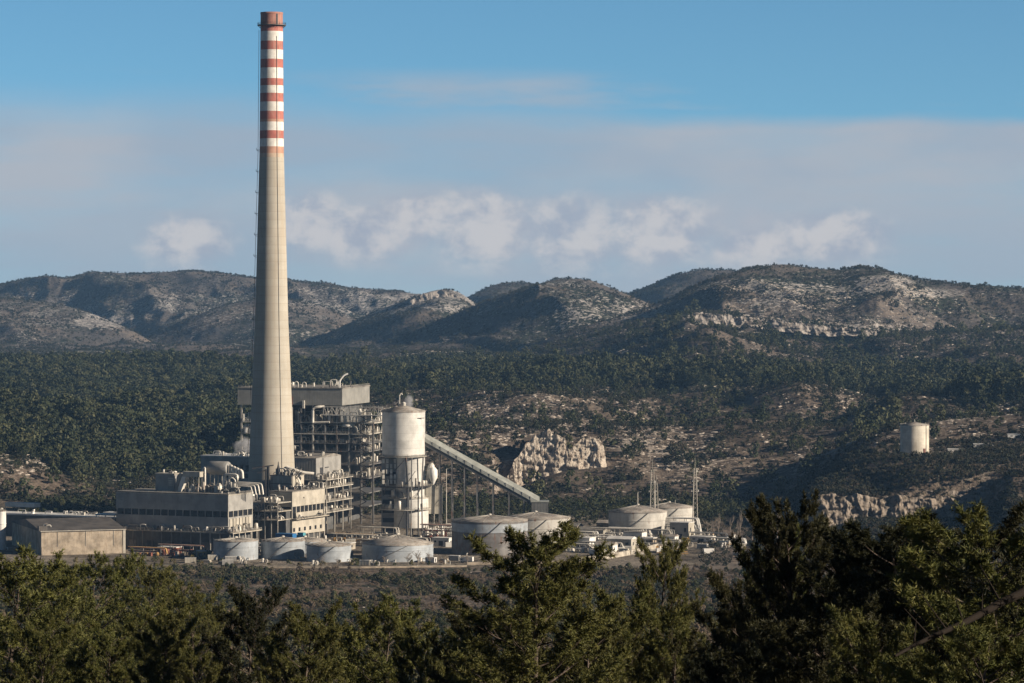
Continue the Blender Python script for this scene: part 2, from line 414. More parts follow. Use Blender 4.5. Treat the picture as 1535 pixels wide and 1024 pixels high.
def b_terrain(nt, bs, pos):
    vc = nt.new('ShaderNodeVertexColor', layer_name='cover'); at = vc.outputs[0]; yd = vc.outputs[1]
    s = nt.new('ShaderNodeSeparateColor'); nt.link(at, s.inputs[0])
    rk, wd, dr = s.outputs
    sy = nt.new('ShaderNodeSeparateXYZ'); nt.link(pos, sy.inputs[0])
    Yp = sy.outputs[1]
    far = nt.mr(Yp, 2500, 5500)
    fine = nt.noise(pos, 1 / 6.0, 5, 0.62)
    mid = nt.noise(nt.mapping(pos, (1, 0.75, 1)), 1 / 22.0, 5, 0.6)
    big = nt.noise(pos, 1 / 90.0, 4, 0.6)
    near = nt.noise(pos, 1.1, 5, 0.65)
    soil = nt.mix(nt.mr(mid, 0.35, 0.65), (0.05, 0.039, 0.03), (0.10, 0.078, 0.06))
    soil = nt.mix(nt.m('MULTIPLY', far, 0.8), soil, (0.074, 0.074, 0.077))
    soil = nt.mix(nt.m('MULTIPLY', dr, nt.mr(fine, 0.35, 0.6)), soil, (0.22, 0.175, 0.135))
    scrub = nt.mix(nt.mr(fine, 0.35, 0.65), (0.016, 0.022, 0.014), (0.036, 0.042, 0.024))
    sm = nt.m('ADD', nt.m('MULTIPLY', nt.m('SUBTRACT', fine, 0.5), 1.6), nt.m('MULTIPLY', nt.m('SUBTRACT', mid, 0.5), 1.2))
    scm = nt.mr(nt.m('ADD', sm, nt.m('MULTIPLY', wd, 0.9)), 0.12, 0.40)
    c = nt.mix(scm, soil, scrub)
    rn = nt.new('ShaderNodeTexNoise'); nt.link(nt.mapping(pos, (0.7, 1.0, 1.5)), rn.inputs['Vector'])
    rn.inputs['Scale'].default_value = 1 / 6.0; rn.inputs['Detail'].default_value = 6; rn.inputs['Roughness'].default_value = 0.68
    rn = rn.outputs[0]
    rsum = nt.m('ADD', nt.m('MULTIPLY', nt.m('SUBTRACT', rn, 0.5), 2.0), nt.m('ADD', nt.m('MULTIPLY', rk, 0.62), nt.m('MULTIPLY', nt.m('SUBTRACT', big, 0.5), 0.6)))
    rm = nt.mr(rsum, 0.50, 0.66)
    rm = nt.m('MULTIPLY', rm, nt.mr(Yp, 1750, 2300, 0.25, 1.0))
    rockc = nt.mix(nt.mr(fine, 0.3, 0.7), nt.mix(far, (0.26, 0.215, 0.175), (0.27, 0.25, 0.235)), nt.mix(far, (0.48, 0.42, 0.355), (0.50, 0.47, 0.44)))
    c = nt.mix(rm, c, rockc)
    yc = nt.mix(nt.mr(mid, 0.35, 0.65), (0.10, 0.082, 0.062), (0.24, 0.205, 0.16))
    yc = nt.mix(nt.mr(fine, 0.52, 0.62, 0, 0.7), yc, (0.07, 0.065, 0.05))
    yc = nt.mix(nt.mr(big, 0.5, 0.6, 0, 0.6), yc, (0.30, 0.26, 0.21))
    c = nt.mix(yd, c, yc)
    nt.link(c, bs.inputs['Base Color'])
    h = nt.m('ADD', nt.m('MULTIPLY', fine, 3.0), nt.m('ADD', nt.m('MULTIPLY', rm, 1.6), nt.m('MULTIPLY', scm, 2.2)))
    h = nt.m('ADD', h, nt.m('MULTIPLY', near, 0.25))
    bump(nt, bs, h, 0.75, 1.0)
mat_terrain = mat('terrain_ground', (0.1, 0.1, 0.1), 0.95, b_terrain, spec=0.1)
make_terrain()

# ------------------------------------------------------------ haze
def make_haze():
    bm = bmesh.new(); bmesh.ops.create_cube(bm, size=1.0)
    x0, x1, y0, y1, z0, z1 = -2600, 2600, -75, 9800, -60, 352
    for v in bm.verts:
        v.co = Vector((x0 if v.co.x < 0 else x1, y0 if v.co.y < 0 else y1, z0 if v.co.z < 0 else z1))
    me = bpy.data.meshes.new('haze'); bm.to_mesh(me); bm.free()
    m = bpy.data.materials.new('haze_air'); m.use_nodes = True
    nt = NT(m.node_tree); m.node_tree.nodes.clear()
    pv = nt.new('ShaderNodeVolumePrincipled'); out = nt.new('ShaderNodeOutputMaterial')
    pv.inputs['Color'].default_value = (0.32, 0.60, 1.0, 1)
    pv.inputs['Density'].default_value = HAZE_D
    pv.inputs['Anisotropy'].default_value = 0.0
    nt.link(pv.outputs[0], out.inputs['Volume'])
    me.materials.append(m)
    o = link('haze', me); tag(o, kind='stuff')
HAZE_D = 2.6e-5
make_haze()
# ------------------------------------------------------------ scattered masses (woodland, scrub, stones) as geometry-node instances
rng = np.random.default_rng(7)
def leafmat(name, c0, c1, c2, rough=0.7):
    def b(nt, bs, pos):
        oi = nt.new('ShaderNodeObjectInfo')
        n = nt.noise(pos, 1.3, 3, 0.6); nb = nt.noise(pos, 1 / 70.0, 4, 0.6)
        c = nt.mix(nt.mr(n, 0.3, 0.7), c0, c1)
        c = nt.mix(nt.mr(nb, 0.38, 0.62), nt.mix(0.55, c, tuple(v * 0.45 for v in c0)), nt.mix(0.25, c, c2))
        c = nt.mix(nt.mr(oi.outputs['Random'], 0.45, 1.0, 0, 0.9, False), c, c2)
        nt.link(c, bs.inputs['Base Color'])
    return mat(name, c0, rough, b, spec=0.15)
m_wood = leafmat('woodland_green', (0.024, 0.034, 0.015), (0.048, 0.058, 0.024), (0.085, 0.085, 0.04))
m_scrub = leafmat('scrub_green', (0.020, 0.027, 0.015), (0.036, 0.042, 0.023), (0.065, 0.054, 0.036))
m_stone = mat('pale_limestone', (0.46, 0.41, 0.35), 0.9,
              lambda nt, bs, pos: nt.link(nt.mix(nt.mr(nt.noise(pos, 0.8, 5, 0.65), 0.35, 0.65), (0.30, 0.25, 0.20), (0.56, 0.50, 0.43)), bs.inputs['Base Color']), spec=0.1)

def clump_mesh(name, seed, nclump, nleaf, h, r, leaf, m, flat=0.8):
    """crown made of leaf-sized faces gathered in clumps"""
    g = np.random.default_rng(seed)
    cs = []
    for i in range(nclump):
        t = g.random(); a = g.random() * 2 * math.pi
        hh = h * (0.18 + 0.78 * t); rr = r * math.sqrt(max(0.05, 1 - ((t - 0.35) / 0.68) ** 2)) * g.uniform(0.25, 0.85)
        cs.append((rr * math.cos(a), rr * math.sin(a), hh, g.uniform(0.22, 0.42) * r))
    cs = np.array(cs)
    k = g.integers(0, nclump, nleaf)
    d = g.normal(size=(nleaf, 3)); d /= np.linalg.norm(d, axis=1)[:, None]
    p = cs[k, :3] + d * cs[k, 3:4] * np.array([1, 1, flat]) * g.uniform(0.65, 1.05, (nleaf, 1))
    t1 = g.normal(size=(nleaf, 3)); t1 /= np.linalg.norm(t1, axis=1)[:, None]
    t1 = t1 - d * (t1 * d).sum(1)[:, None] * 0.6
    t2 = np.cross(d + 0.5 * g.normal(size=(nleaf, 3)), t1); t2 /= np.linalg.norm(t2, axis=1)[:, None] + 1e-6
    s = leaf * g.uniform(0.6, 1.3, (nleaf, 1))
    V = np.stack([p - t1 * s, p + t2 * s * 0.8, p + t1 * s, p - t2 * s * 0.8], 1).reshape(-1, 3)
    Fc = np.arange(nleaf * 4).reshape(-1, 4)
    return mesh_np(name, V, Fc, [m])
def stone_mesh(name, seed):
    bm = bmesh.new(); bmesh.ops.create_icosphere(bm, subdivisions=2, radius=1.0)
    g = random.Random(seed)
    for v in bm.verts:
        v.co *= 1 + g.uniform(-0.28, 0.22)
        v.co.z *= 0.6
    me = bpy.data.meshes.new(name); bm.to_mesh(me); bm.free(); me.materials.append(m_stone); return me
def scatter(name, pts, rotz, scl, sources, label_kind='stuff', zs=None):
    me = bpy.data.meshes.new(name); n = len(pts)
    me.vertices.add(n); me.vertices.foreach_set('co', np.asarray(pts, np.float32).ravel())
    for nm, arr in (('turn', rotz), ('size', scl), ('tall', zs if zs is not None else scl)):
        a = me.attributes.new(nm, 'FLOAT', 'POINT'); a.data.foreach_set('value', np.asarray(arr, np.float32))
    a = me.attributes.new('pick', 'INT', 'POINT'); a.data.foreach_set('value', rng.integers(0, len(sources), n).astype(np.int32))
    o = link(name, me); tag(o, kind='stuff')
    ng = bpy.data.node_groups.new(name, 'GeometryNodeTree')
    ng.interface.new_socket('Geometry', in_out='INPUT', socket_type='NodeSocketGeometry')
    ng.interface.new_socket('Geometry', in_out='OUTPUT', socket_type='NodeSocketGeometry')
    N = ng.nodes; L = ng.links
    gi, go = N.new('NodeGroupInput'), N.new('NodeGroupOutput')
    inst = N.new('GeometryNodeInstanceOnPoints')
    g2i = N.new('GeometryNodeGeometryToInstance')
    for s in reversed(sources):
        oi = N.new('GeometryNodeObjectInfo'); oi.inputs['Object'].default_value = s
        L.new(oi.outputs['Geometry'], g2i.inputs[0])
    def attr(nm, t='FLOAT'):
        a = N.new('GeometryNodeInputNamedAttribute'); a.data_type = t; a.inputs['Name'].default_value = nm
        return a.outputs['Attribute']
    cr = N.new('ShaderNodeCombineXYZ'); L.new(attr('turn'), cr.inputs[2])
    cs = N.new('ShaderNodeCombineXYZ'); s_ = attr('size'); L.new(s_, cs.inputs[0]); L.new(s_, cs.inputs[1]); L.new(attr('tall'), cs.inputs[2])
    L.new(gi.outputs[0], inst.inputs['Points']); L.new(g2i.outputs[0], inst.inputs['Instance'])
    inst.inputs['Pick Instance'].default_value = True
    L.new(attr('pick', 'INT'), inst.inputs['Instance Index'])
    L.new(cr.outputs[0], inst.inputs['Rotation']); L.new(cs.outputs[0], inst.inputs['Scale'])
    L.new(inst.outputs[0], go.inputs[0])
    md = o.modifiers.new('scatter', 'NODES'); md.node_group = ng
    return o
def src(name, me):
    return bpy.data.objects.new(name, me)      # never linked to the scene: only its geometry is used
wood_src = [src('wood_tree', clump_mesh('wood_tree', 10 + i, 16, 260, 6.5, 2.9, 0.48, m_wood)) for i in range(4)]
scrub_src = [src('scrub_bush', clump_mesh('scrub_bush', 30 + i, 9, 90, 2.6, 2.3, 0.42, m_scrub)) for i in range(3)]
stone_src = [src('stone', stone_mesh('stone', 50 + i)) for i in range(3)]

def field(n, y0, y1, power=1.0):
    """random points in the wedge seen by the camera (and a margin), even over the ground"""
    t = rng.random(n); y = np.sqrt(y0 ** 2 + t * (y1 ** 2 - y0 ** 2))
    x = rng.uniform(-1, 1, n) * (0.185 * y)
    return x, y
def slopes(x, y):
    e = 4.0
    return np.hypot((ground(x + e, y) - ground(x - e, y)) / (2 * e), (ground(x, y + e) - ground(x, y - e)) / (2 * e))
def off_plant(px, y):
    return (y > 2290) | (px > 1130) | (y < 1766)
def put(name, n, y0, y1, srcs, prob, s0, s1, sink=0.3, tall=(0.85, 1.25)):
    x, y = field(n, y0, y1)
    z = ground(x, y); px = CX + F * x / y; py = HY + F * (CAMZ - z) / y
    rock, wood, dry = cover(x, y, px, py, 0.2 * np.ones_like(x))
    keep = rng.random(n) < prob(x, y, px, py, rock, wood, dry)
    keep &= off_plant(px, y) & ~((np.hypot(x - gx(1371, 2250), y - 2250) < 30))
    keep &= ~((px > 745) & (px < 920) & (y > 2470) & (y < 2560) & (rng.random(n) > 0.12))
    x, y, z = x[keep], y[keep], z[keep]
    s = rng.uniform(s0, s1, len(x)) * np.clip(1 + 0.35 * rng.normal(size=len(x)), 0.55, 1.8)
    return scatter(name, np.stack([x, y, z - sink * s], 1), rng.uniform(0, 6.28, len(x)), s, srcs, zs=s * rng.uniform(*tall, len(x)))
put('woodland', 330000, 2290, 4800, wood_src, lambda x, y, px, py, r, w, d: sstep(0.38, 0.80, w + 0.6 * fbm(x / 45, y / 60, 91, 4)) * 0.62 + 0.012, 0.6, 1.75)
put('hill_scrub', 230000, 2290, 4800, scrub_src, lambda x, y, px, py, r, w, d: (0.10 + 0.75 * sstep(-0.15, 0.35, fbm(x / 40, y / 60, 93, 3))) * (1 - 0.6 * ((y < 2560) & (px > 1060))), 0.5, 1.15)
put('far_hill_scrub', 300000, 4800, 8700, scrub_src, lambda x, y, px, py, r, w, d: 0.12 + 0.7 * sstep(-0.1, 0.35, fbm(x / 60, y / 90, 94, 4)) - 0.3 * (r > 0.8), 0.5, 1.3)
put('limestone_boulders', 300000, 2290, 5200, stone_src, lambda x, y, px, py, r, w, d: 0.05 + sstep(0.45, 0.95, r + 0.5 * fbm(x / 30, y / 50, 95, 3)) * (w < 0.8) * 0.65, 0.5, 2.2, 0.25, (0.4, 0.9))
put('slope_scrub', 90000, 1780, 2320, scrub_src, lambda x, y, px, py, r, w, d: (px > 1050) * (1 - 0.5 * (px > 1300)) * (0.30 + 0.5 * sstep(-0.2, 0.3, fbm(x / 30, y / 40, 97, 3))), 0.5, 1.0)
# ------------------------------------------------------------ mesh builder
class MB:
    def __init__(s): s.v = []; s.f = []; s.sm = []
    def add(s, vs, fs, smooth=False):
        n = len(s.v); s.v += [tuple(v) for v in vs]
        for f in fs: s.f.append(tuple(i + n for i in f)); s.sm.append(smooth)
        return s
    def box(s, x0, x1, y0, y1, z0, z1):
        vs = [(x, y, z) for z in (z0, z1) for y in (y0, y1) for x in (x0, x1)]
        return s.add(vs, [(0, 2, 3, 1), (4, 5, 7, 6), (0, 1, 5, 4), (2, 6, 7, 3), (0, 4, 6, 2), (1, 3, 7, 5)])
    def beam(s, p, q, w, h=None):
        p, q = Vector(p), Vector(q); h = h or w
        d = (q - p).normalized(); u = d.cross(Vector((0, 0, 1)))
        if u.length < 1e-3: u = Vector((1, 0, 0))
        u.normalize(); n = u.cross(d).normalized()
        vs = []
        for c in (p, q):
            for a, b in ((-1, -1), (1, -1), (1, 1), (-1, 1)): vs.append(c + u * a * w / 2 + n * b * h / 2)
        return s.add(vs, [(0, 3, 2, 1), (4, 5, 6, 7), (0, 1, 5, 4), (1, 2, 6, 5), (2, 3, 7, 6), (3, 0, 4, 7)])
    def lathe(s, prof, n=24, c=(0, 0), cap=True, a0=0, a1=2 * math.pi):
        """prof: list of (r, z)"""
        vs = []; fs = []
        for r, z in prof:
            for i in range(n):
                a = 2 * math.pi * i / n; vs.append((c[0] + r * math.cos(a), c[1] + r * math.sin(a), z))
        for j in range(len(prof) - 1):
            for i in range(n):
                k = (i + 1) % n
                fs.append((j * n + i, j * n + k, (j + 1) * n + k, (j + 1) * n + i))
        s.add(vs, fs, True)
        if cap:
            s.add([vs[i] for i in range(n)], [tuple(range(n - 1, -1, -1))]); m = (len(prof) - 1) * n
            s.add([vs[m + i] for i in range(n)], [tuple(range(n))])
        return s
    def cyl(s, c, r, z0, z1, n=20): return s.lathe([(r, z0), (r, z1)], n, c)
    def pipe(s, pts, r, n=8):
        pts = [Vector(p) for p in pts]
        # round the corners a little
        out = [pts[0]]
        for i in range(1, len(pts) - 1):
            a, b, c = pts[i - 1], pts[i], pts[i + 1]
            k = min(r * 2.2, (a - b).length * 0.4, (c - b).length * 0.4)
            p0 = b + (a - b).normalized() * k; p1 = b + (c - b).normalized() * k
            out += [p0, b * 0.5 + (p0 + p1) * 0.25, p1]
        out.append(pts[-1]); rings = []
        for i, p in enumerate(out):
            d = (out[min(i + 1, len(out) - 1)] - out[max(i - 1, 0)]).normalized()
            u = d.cross(Vector((0, 0, 1)))
            if u.length < 0.05: u = Vector((1, 0, 0)) if i == 0 or not rings else rings_u
            u = (u - d * u.dot(d)).normalized(); w = d.cross(u); rings_u = u
            rings.append([p + (u * math.cos(2 * math.pi * k / n) + w * math.sin(2 * math.pi * k / n)) * r for k in range(n)])
        vs = [v for rg in rings for v in rg]; fs = []
        for j in range(len(rings) - 1):
            for i in range(n):
                k = (i + 1) % n; fs.append((j * n + i, j * n + k, (j + 1) * n + k, (j + 1) * n + i))
        s.add(vs, fs, True); s.add(rings[0], [tuple(range(n - 1, -1, -1))]); s.add(rings[-1], [tuple(range(n))])
        return s
    def build(s, name, m, parent=None, loc=None, label=None, bevel=0):
        me = bpy.data.meshes.new(name); me.from_pydata(s.v, [], s.f)
        me.polygons.foreach_set('use_smooth', s.sm)
        me.materials.append(m); me.update()
        o = link(name, me, parent, loc)
        if label: o['label'] = label
        return o

# ------------------------------------------------------------ materials of the plant
def weathered(base, var=0.25, streak=0.5, rust=None, rib=0.0, scale=1.0, band=None):
    def b(nt, bs, pos):
        ob = nt.new('ShaderNodeTexCoord').outputs['Object']
        n = nt.noise(pos, 0.16 * scale, 5, 0.6)
        st = nt.noise(nt.mapping(pos, (1, 1, 0.10)), 0.9 * scale, 5, 0.65)
        dark = tuple(c * (1 - var) * 0.8 for c in base); light = tuple(min(1, c * (1 + var * 0.5)) for c in base)
        c = nt.mix(nt.mr(n, 0.3, 0.7), dark, light)
        stm = nt.m('MULTIPLY', nt.mr(st, 0.48, 0.72), streak)
        c = nt.mix(stm, c, tuple(x * k for x, k in zip(base, (0.50, 0.44, 0.38))))
        if rust:
            rn = nt.noise(nt.mapping(pos, (1, 1, 0.35)), 0.5 * scale, 6, 0.7)
            c = nt.mix(nt.m('MULTIPLY', nt.mr(rn, 0.60 - 0.2 * rust, 0.72 - 0.15 * rust), 0.8), c, (0.16, 0.075, 0.04))
        if band:
            sp = nt.new('ShaderNodeSeparateXYZ'); nt.link(ob, sp.inputs[0])
            f = nt.m('FRACT', nt.m('MULTIPLY', sp.outputs[2], 1.0 / band))
            ln = nt.mr(nt.m('ABSOLUTE', nt.m('SUBTRACT', f, 0.5)), 0.44, 0.49)
            c = nt.mix(nt.m('MULTIPLY', ln, 0.30), c, tuple(x * 0.45 for x in base))
        nt.link(c, bs.inputs['Base Color'])
        if rib:
            sp = nt.new('ShaderNodeSeparateXYZ'); nt.link(ob, sp.inputs[0])
            t = nt.m('ADD', sp.outputs[0], sp.outputs[1])
            f = nt.m('PINGPONG', t, rib)
            bump(nt, bs, nt.m('MULTIPLY', f, 0.35), 0.35, 0.4)
    return b
M = {}
M['cladding'] = mat('grey_beige_cladding', (0.36, 0.335, 0.285), 0.6, weathered((0.31, 0.30, 0.275), 0.12, 0.22, rib=0.9))
M['pale_cladding'] = mat('pale_cladding', (0.50, 0.47, 0.40), 0.6, weathered((0.44, 0.405, 0.335), 0.12, 0.28, rib=0.8))
M['boiler_cladding'] = mat('boiler_cladding', (0.27, 0.265, 0.23), 0.55, weathered((0.27, 0.262, 0.235), 0.09, 0.22, rib=0.55))
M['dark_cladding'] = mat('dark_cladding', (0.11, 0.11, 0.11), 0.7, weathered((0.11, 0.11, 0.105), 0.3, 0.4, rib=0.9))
M['roof'] = mat('roof_felt', (0.25, 0.23, 0.20), 0.9, weathered((0.25, 0.23, 0.20), 0.4, 0.3))
M['dark_roof'] = mat('dark_tin_roof', (0.10, 0.095, 0.085), 0.8, weathered((0.105, 0.095, 0.085), 0.3, 0.4, rib=0.7))
M['silo'] = mat('silo_paint', (0.60, 0.59, 0.55), 0.45, weathered((0.60, 0.585, 0.54), 0.08, 0.22, band=4.5))
M['tank'] = mat('tank_paint', (0.34, 0.36, 0.37), 0.5, weathered((0.36, 0.39, 0.41), 0.12, 0.25, rust=0.08, band=2.4))
M['pale_tank'] = mat('pale_tank_paint', (0.55, 0.52, 0.45), 0.5, weathered((0.50, 0.48, 0.43), 0.12, 0.3, rust=0.1, band=2.4))
M['rusty_tank'] = mat('rusty_tank_paint', (0.42, 0.36, 0.29), 0.6, weathered((0.20, 0.19, 0.18), 0.3, 0.5, rust=0.35, band=2.4))
M['tank_roof'] = mat('tank_roof', (0.32, 0.29, 0.25), 0.7, weathered((0.34, 0.31, 0.27), 0.35, 0.3, rust=0.4))
M['concrete'] = mat('plain_concrete', (0.42, 0.38, 0.31), 0.85, weathered((0.42, 0.38, 0.31), 0.3, 0.5, scale=1.5))
M['steel'] = mat('pale_steel', (0.46, 0.43, 0.37), 0.5, weathered((0.46, 0.43, 0.37), 0.3, 0.4, rust=0.12))
M['grey_steel'] = mat('grey_steel', (0.17, 0.165, 0.155), 0.55, weathered((0.17, 0.165, 0.155), 0.35, 0.4, rust=0.3))
M['dark_steel'] = mat('dark_steel', (0.05, 0.05, 0.05), 0.6, weathered((0.05, 0.05, 0.052), 0.3, 0.4, rust=0.2))
M['pipe'] = mat('lagged_pipe', (0.68, 0.64, 0.56), 0.35, weathered((0.68, 0.64, 0.56), 0.2, 0.3), metallic=0.0, spec=0.5)
M['white'] = mat('white_paint', (0.72, 0.70, 0.66), 0.5, weathered((0.72, 0.70, 0.65), 0.12, 0.3))
M['rust'] = mat('red_oxide_steel', (0.20, 0.07, 0.045), 0.7, weathered((0.20, 0.075, 0.05), 0.3, 0.3))
M['blue'] = mat('blue_sheet', (0.03, 0.14, 0.32), 0.5, weathered((0.03, 0.14, 0.32), 0.2, 0.2))
M['teal'] = mat('turquoise_paint', (0.10, 0.33, 0.38), 0.5, weathered((0.10, 0.33, 0.38), 0.2, 0.3))
M['orange'] = mat('ochre_paint', (0.45, 0.27, 0.10), 0.6, weathered((0.45, 0.27, 0.10), 0.2, 0.3))
M['glass'] = mat('dark_glazing', (0.02, 0.022, 0.026), 0.15, None, spec=0.5)
M['wall'] = mat('rendered_wall', (0.38, 0.33, 0.26), 0.9, weathered((0.37, 0.31, 0.235), 0.3, 0.6, scale=1.3))
M['gallery'] = mat('conveyor_sheet', (0.31, 0.32, 0.29), 0.5, weathered((0.31, 0.32, 0.29), 0.15, 0.35))
M['road'] = mat('dusty_road', (0.24, 0.20, 0.155), 0.95, weathered((0.24, 0.20, 0.155), 0.35, 0.2))
M['rubber'] = mat('black_rubber', (0.02, 0.02, 0.02), 0.9)

# ------------------------------------------------------------ chimney
CH_D = 2000.0; SC = CH_D / F
ch_c = (gx(407.3, CH_D), CH_D)
prof_py = [(20, 16.6), (110, 17.2), (230, 18.2), (340, 21.2), (480, 24.8), (600, 30.0), (720, 35.2), (806, 39.5)]
def ch_r(z):
    py = HY - (z - CAMZ) / SC
    return float(np.interp(py, [a for a, b in prof_py], [b for a, b in prof_py])) * SC
def ch_z(py): return CAMZ - (py - HY) * SC
bands = [(20, 37, 'r1'), (37, 47.5, 'r'), (47.5, 62, 'w'), (62, 75, 'r'), (75, 89, 'w'), (89, 102, 'r'), (102, 118, 'w'), (118, 128.5, 'r'), (128.5, 140, 'w'),
         (140, 153, 'r'), (153, 167, 'w'), (167, 179, 'r'), (179, 183, 'f'), (183, 196, 'w'), (196, 208, 'r'), (208, 220, 'w'), (220, 230, 'f'), (230, 236, 'f2')]
def chimney():
    def paint(base, worn):
        def b(nt, bs, pos):
            n = nt.noise(pos, 0.25, 6, 0.65); st = nt.noise(nt.mapping(pos, (1, 1, 0.08)), 0.7, 5, 0.65)
            c = nt.mix(nt.mr(n, 0.3, 0.7), tuple(x * 0.82 for x in base), tuple(min(1, x * 1.12) for x in base))
            c = nt.mix(nt.m('MULTIPLY', nt.mr(st, 0.45, 0.75), worn), c, (0.42, 0.35, 0.27))
            c = nt.mix(nt.m('MULTIPLY', nt.mr(nt.noise(nt.mapping(pos, (1, 1, 0.35)), 0.5, 6, 0.7), 0.56, 0.70), worn), c, (0.24, 0.20, 0.17))
            nt.link(c, bs.inputs['Base Color'])
        return b
    def conc(nt, bs, pos):
        ob = nt.new('ShaderNodeTexCoord').outputs['Object']
        sp = nt.new('ShaderNodeSeparateXYZ'); nt.link(ob, sp.inputs[0])
        n = nt.noise(pos, 0.05, 6, 0.65); st = nt.noise(nt.mapping(pos, (1, 1, 0.04)), 0.35, 6, 0.6)
        c = nt.mix(nt.mr(n, 0.3, 0.7), (0.36, 0.335, 0.28), (0.455, 0.425, 0.36))
        c = nt.mix(nt.m('MULTIPLY', nt.mr(st, 0.45, 0.7), 0.5), c, (0.36, 0.30, 0.22))
        ang = nt.m('ARCTAN2', sp.outputs[1], sp.outputs[0])
        f1 = nt.m('FRACT', nt.m('MULTIPLY', sp.outputs[2], 1 / 5.0))
        l1 = nt.mr(nt.m('ABSOLUTE', nt.m('SUBTRACT', f1, 0.5)), 0.43, 0.49)
        f2 = nt.m('FRACT', nt.m('MULTIPLY', ang, 24 / 6.2832))
        l2 = nt.mr(nt.m('ABSOLUTE', nt.m('SUBTRACT', f2, 0.5)), 0.44, 0.49)
        bnd = nt.noise(nt.xyz(0.0, 0.0, sp.outputs[2]), 0.2, 2, 0.5)
        c = nt.mix(nt.m('MULTIPLY', nt.mr(bnd, 0.4, 0.6), 0.22), c, (0.34, 0.29, 0.22))
        c = nt.mix(nt.m('MULTIPLY', nt.m('MAXIMUM', l1, nt.m('MULTIPLY', l2, 0.7)), 0.34), c, (0.27, 0.22, 0.165))
        nt.link(c, bs.inputs['Base Color'])
    mc = mat('chimney_concrete', (0.5, 0.45, 0.35), 0.9, conc, spec=0.15)
    mr_ = mat('chimney_red', (0.40, 0.12, 0.09), 0.7, paint((0.40, 0.13, 0.10), 0.5))
    mr1 = mat('chimney_faded_red', (0.40, 0.2, 0.15), 0.8, paint((0.36, 0.17, 0.13), 0.55))
    mf = mat('chimney_worn_red', (0.46, 0.29, 0.21), 0.8, paint((0.47, 0.26, 0.18), 0.6))
    mf2 = mat('chimney_pink_wash', (0.5, 0.4, 0.3), 0.8, paint((0.50, 0.38, 0.28), 0.6))
    mw = mat('chimney_white', (0.75, 0.72, 0.66), 0.7, paint((0.72, 0.69, 0.63), 0.38))
    mats = [mc, mr_, mw, mf, mf2, mr1]; key = {'r': 1, 'w': 2, 'f': 3, 'f2': 4, 'r1': 5}
    root = empty('chimney', (ch_c[0], ch_c[1], 0), 'very tall tapering concrete chimney with red and white bands round its top', 'chimney')
    n = 96
    zs = [(ch_z(a), ch_z(b), key[k]) for a, b, k in bands]
    rings = [ch_z(806) - 1]; mi = []
    zc = ch_z(806) - 1; top_c = zs[-1][1]
    while zc < top_c - 6: zc += 5.0; rings.append(zc); mi.append(0)
    rings.append(top_c); mi.append(0)
    for (zt, zb, k) in reversed(zs): rings.append(zt); mi.append(k)
    V = []; Fc = []; MI = []
    for z in rings:
        for i in range(n):
            a = 2 * math.pi * i / n; r = ch_r(z); V.append((r * math.cos(a), r * math.sin(a), z))
    for j in range(len(rings) - 1):
        for i in range(n):
            k = (i + 1) % n; Fc.append((j * n + i, j * n + k, (j + 1) * n + k, (j + 1) * n + i)); MI.append(mi[j])
    me = bpy.data.meshes.new('shaft'); me.from_pydata(V, [], Fc)
    for m_ in mats: me.materials.append(m_)
    me.polygons.foreach_set('material_index', MI); me.polygons.foreach_set('use_smooth', [True] * len(Fc)); me.update()
    link('shaft', me, root)
    zt = rings[-1]; rt = ch_r(zt)
    MB().lathe([(rt - 1.2, zt - 6), (rt - 1.2, zt + 0.5), (rt + 0.15, zt + 0.5), (rt + 0.15, zt - 0.6)], 64, cap=False).build('rim', mr1, root)
    MB().lathe([(rt * 0.8, zt - 5.9), (rt * 0.8, zt - 5.7)], 48).build('flue_mouth', M['dark_steel'], root)
    # gallery ring with railing
    zg = ch_z(38.5); rg = ch_r(zg)
    pl = MB().lathe([(rg, zg), (rg + 1.9, zg), (rg + 1.9, zg + 0.35), (rg, zg + 0.35)], 48, cap=False).build('platform', M['grey_steel'], root)
    rl = MB()
    for i in range(28):
        a = 2 * math.pi * i / 28; c, s_ = math.cos(a), math.sin(a)
        rl.beam(((rg + 1.8) * c, (rg + 1.8) * s_, zg + 0.3), ((rg + 1.8) * c, (rg + 1.8) * s_, zg + 1.6), 0.1)
        rl.beam((rg * c, rg * s_, zg - 1.6), ((rg + 1.8) * c, (rg + 1.8) * s_, zg), 0.14)
    for h_ in (0.95, 1.6):
        rl.lathe([(rg + 1.75, zg + h_), (rg + 1.85, zg + h_), (rg + 1.85, zg + h_ + 0.1), (rg + 1.75, zg + h_ + 0.1)], 48, cap=False)
    rl.build('railing', M['dark_steel'], pl)
    # ladder with brackets on the shaded flank
    lad = MB(); la = math.radians(183)
    pts = []
    z = 40.0
    while z < zg: pts.append(z); z += 8.0
    for off in (-0.35, 0.35):
        for z0, z1 in zip(pts[:-1], pts[1:]):
            def q(zq): return ((ch_r(zq) + 0.9) * math.cos(la) + off * math.sin(la), (ch_r(zq) + 0.9) * math.sin(la) + off * math.cos(la), zq)
            lad.beam(q(z0), q(z1), 0.16)
    lo = lad.build('ladder', M['dark_steel'], root)
    for i, zq in enumerate(np.linspace(105, 232, 11)):
        b_ = MB(); r = ch_r(zq); c, s_ = math.cos(la), math.sin(la)
        b_.box(-0.9, 0.9, -0.9, 0.9, -0.12, 0.12).beam((0.9, 0, -1.2), (-0.8, 0, 0), 0.15).beam((-0.85, -0.85, 0), (-0.85, -0.85, 1.1), 0.12).beam((-0.85, 0.85, 0), (-0.85, 0.85, 1.1), 0.12).beam((-0.85, -0.85, 1.1), (-0.85, 0.85, 1.1), 0.12)
        b_.build('rest_platform', M['dark_steel'], root, ((r + 0.9) * c, (r + 0.9) * s_, zq))
    cb = MB(); rr = []
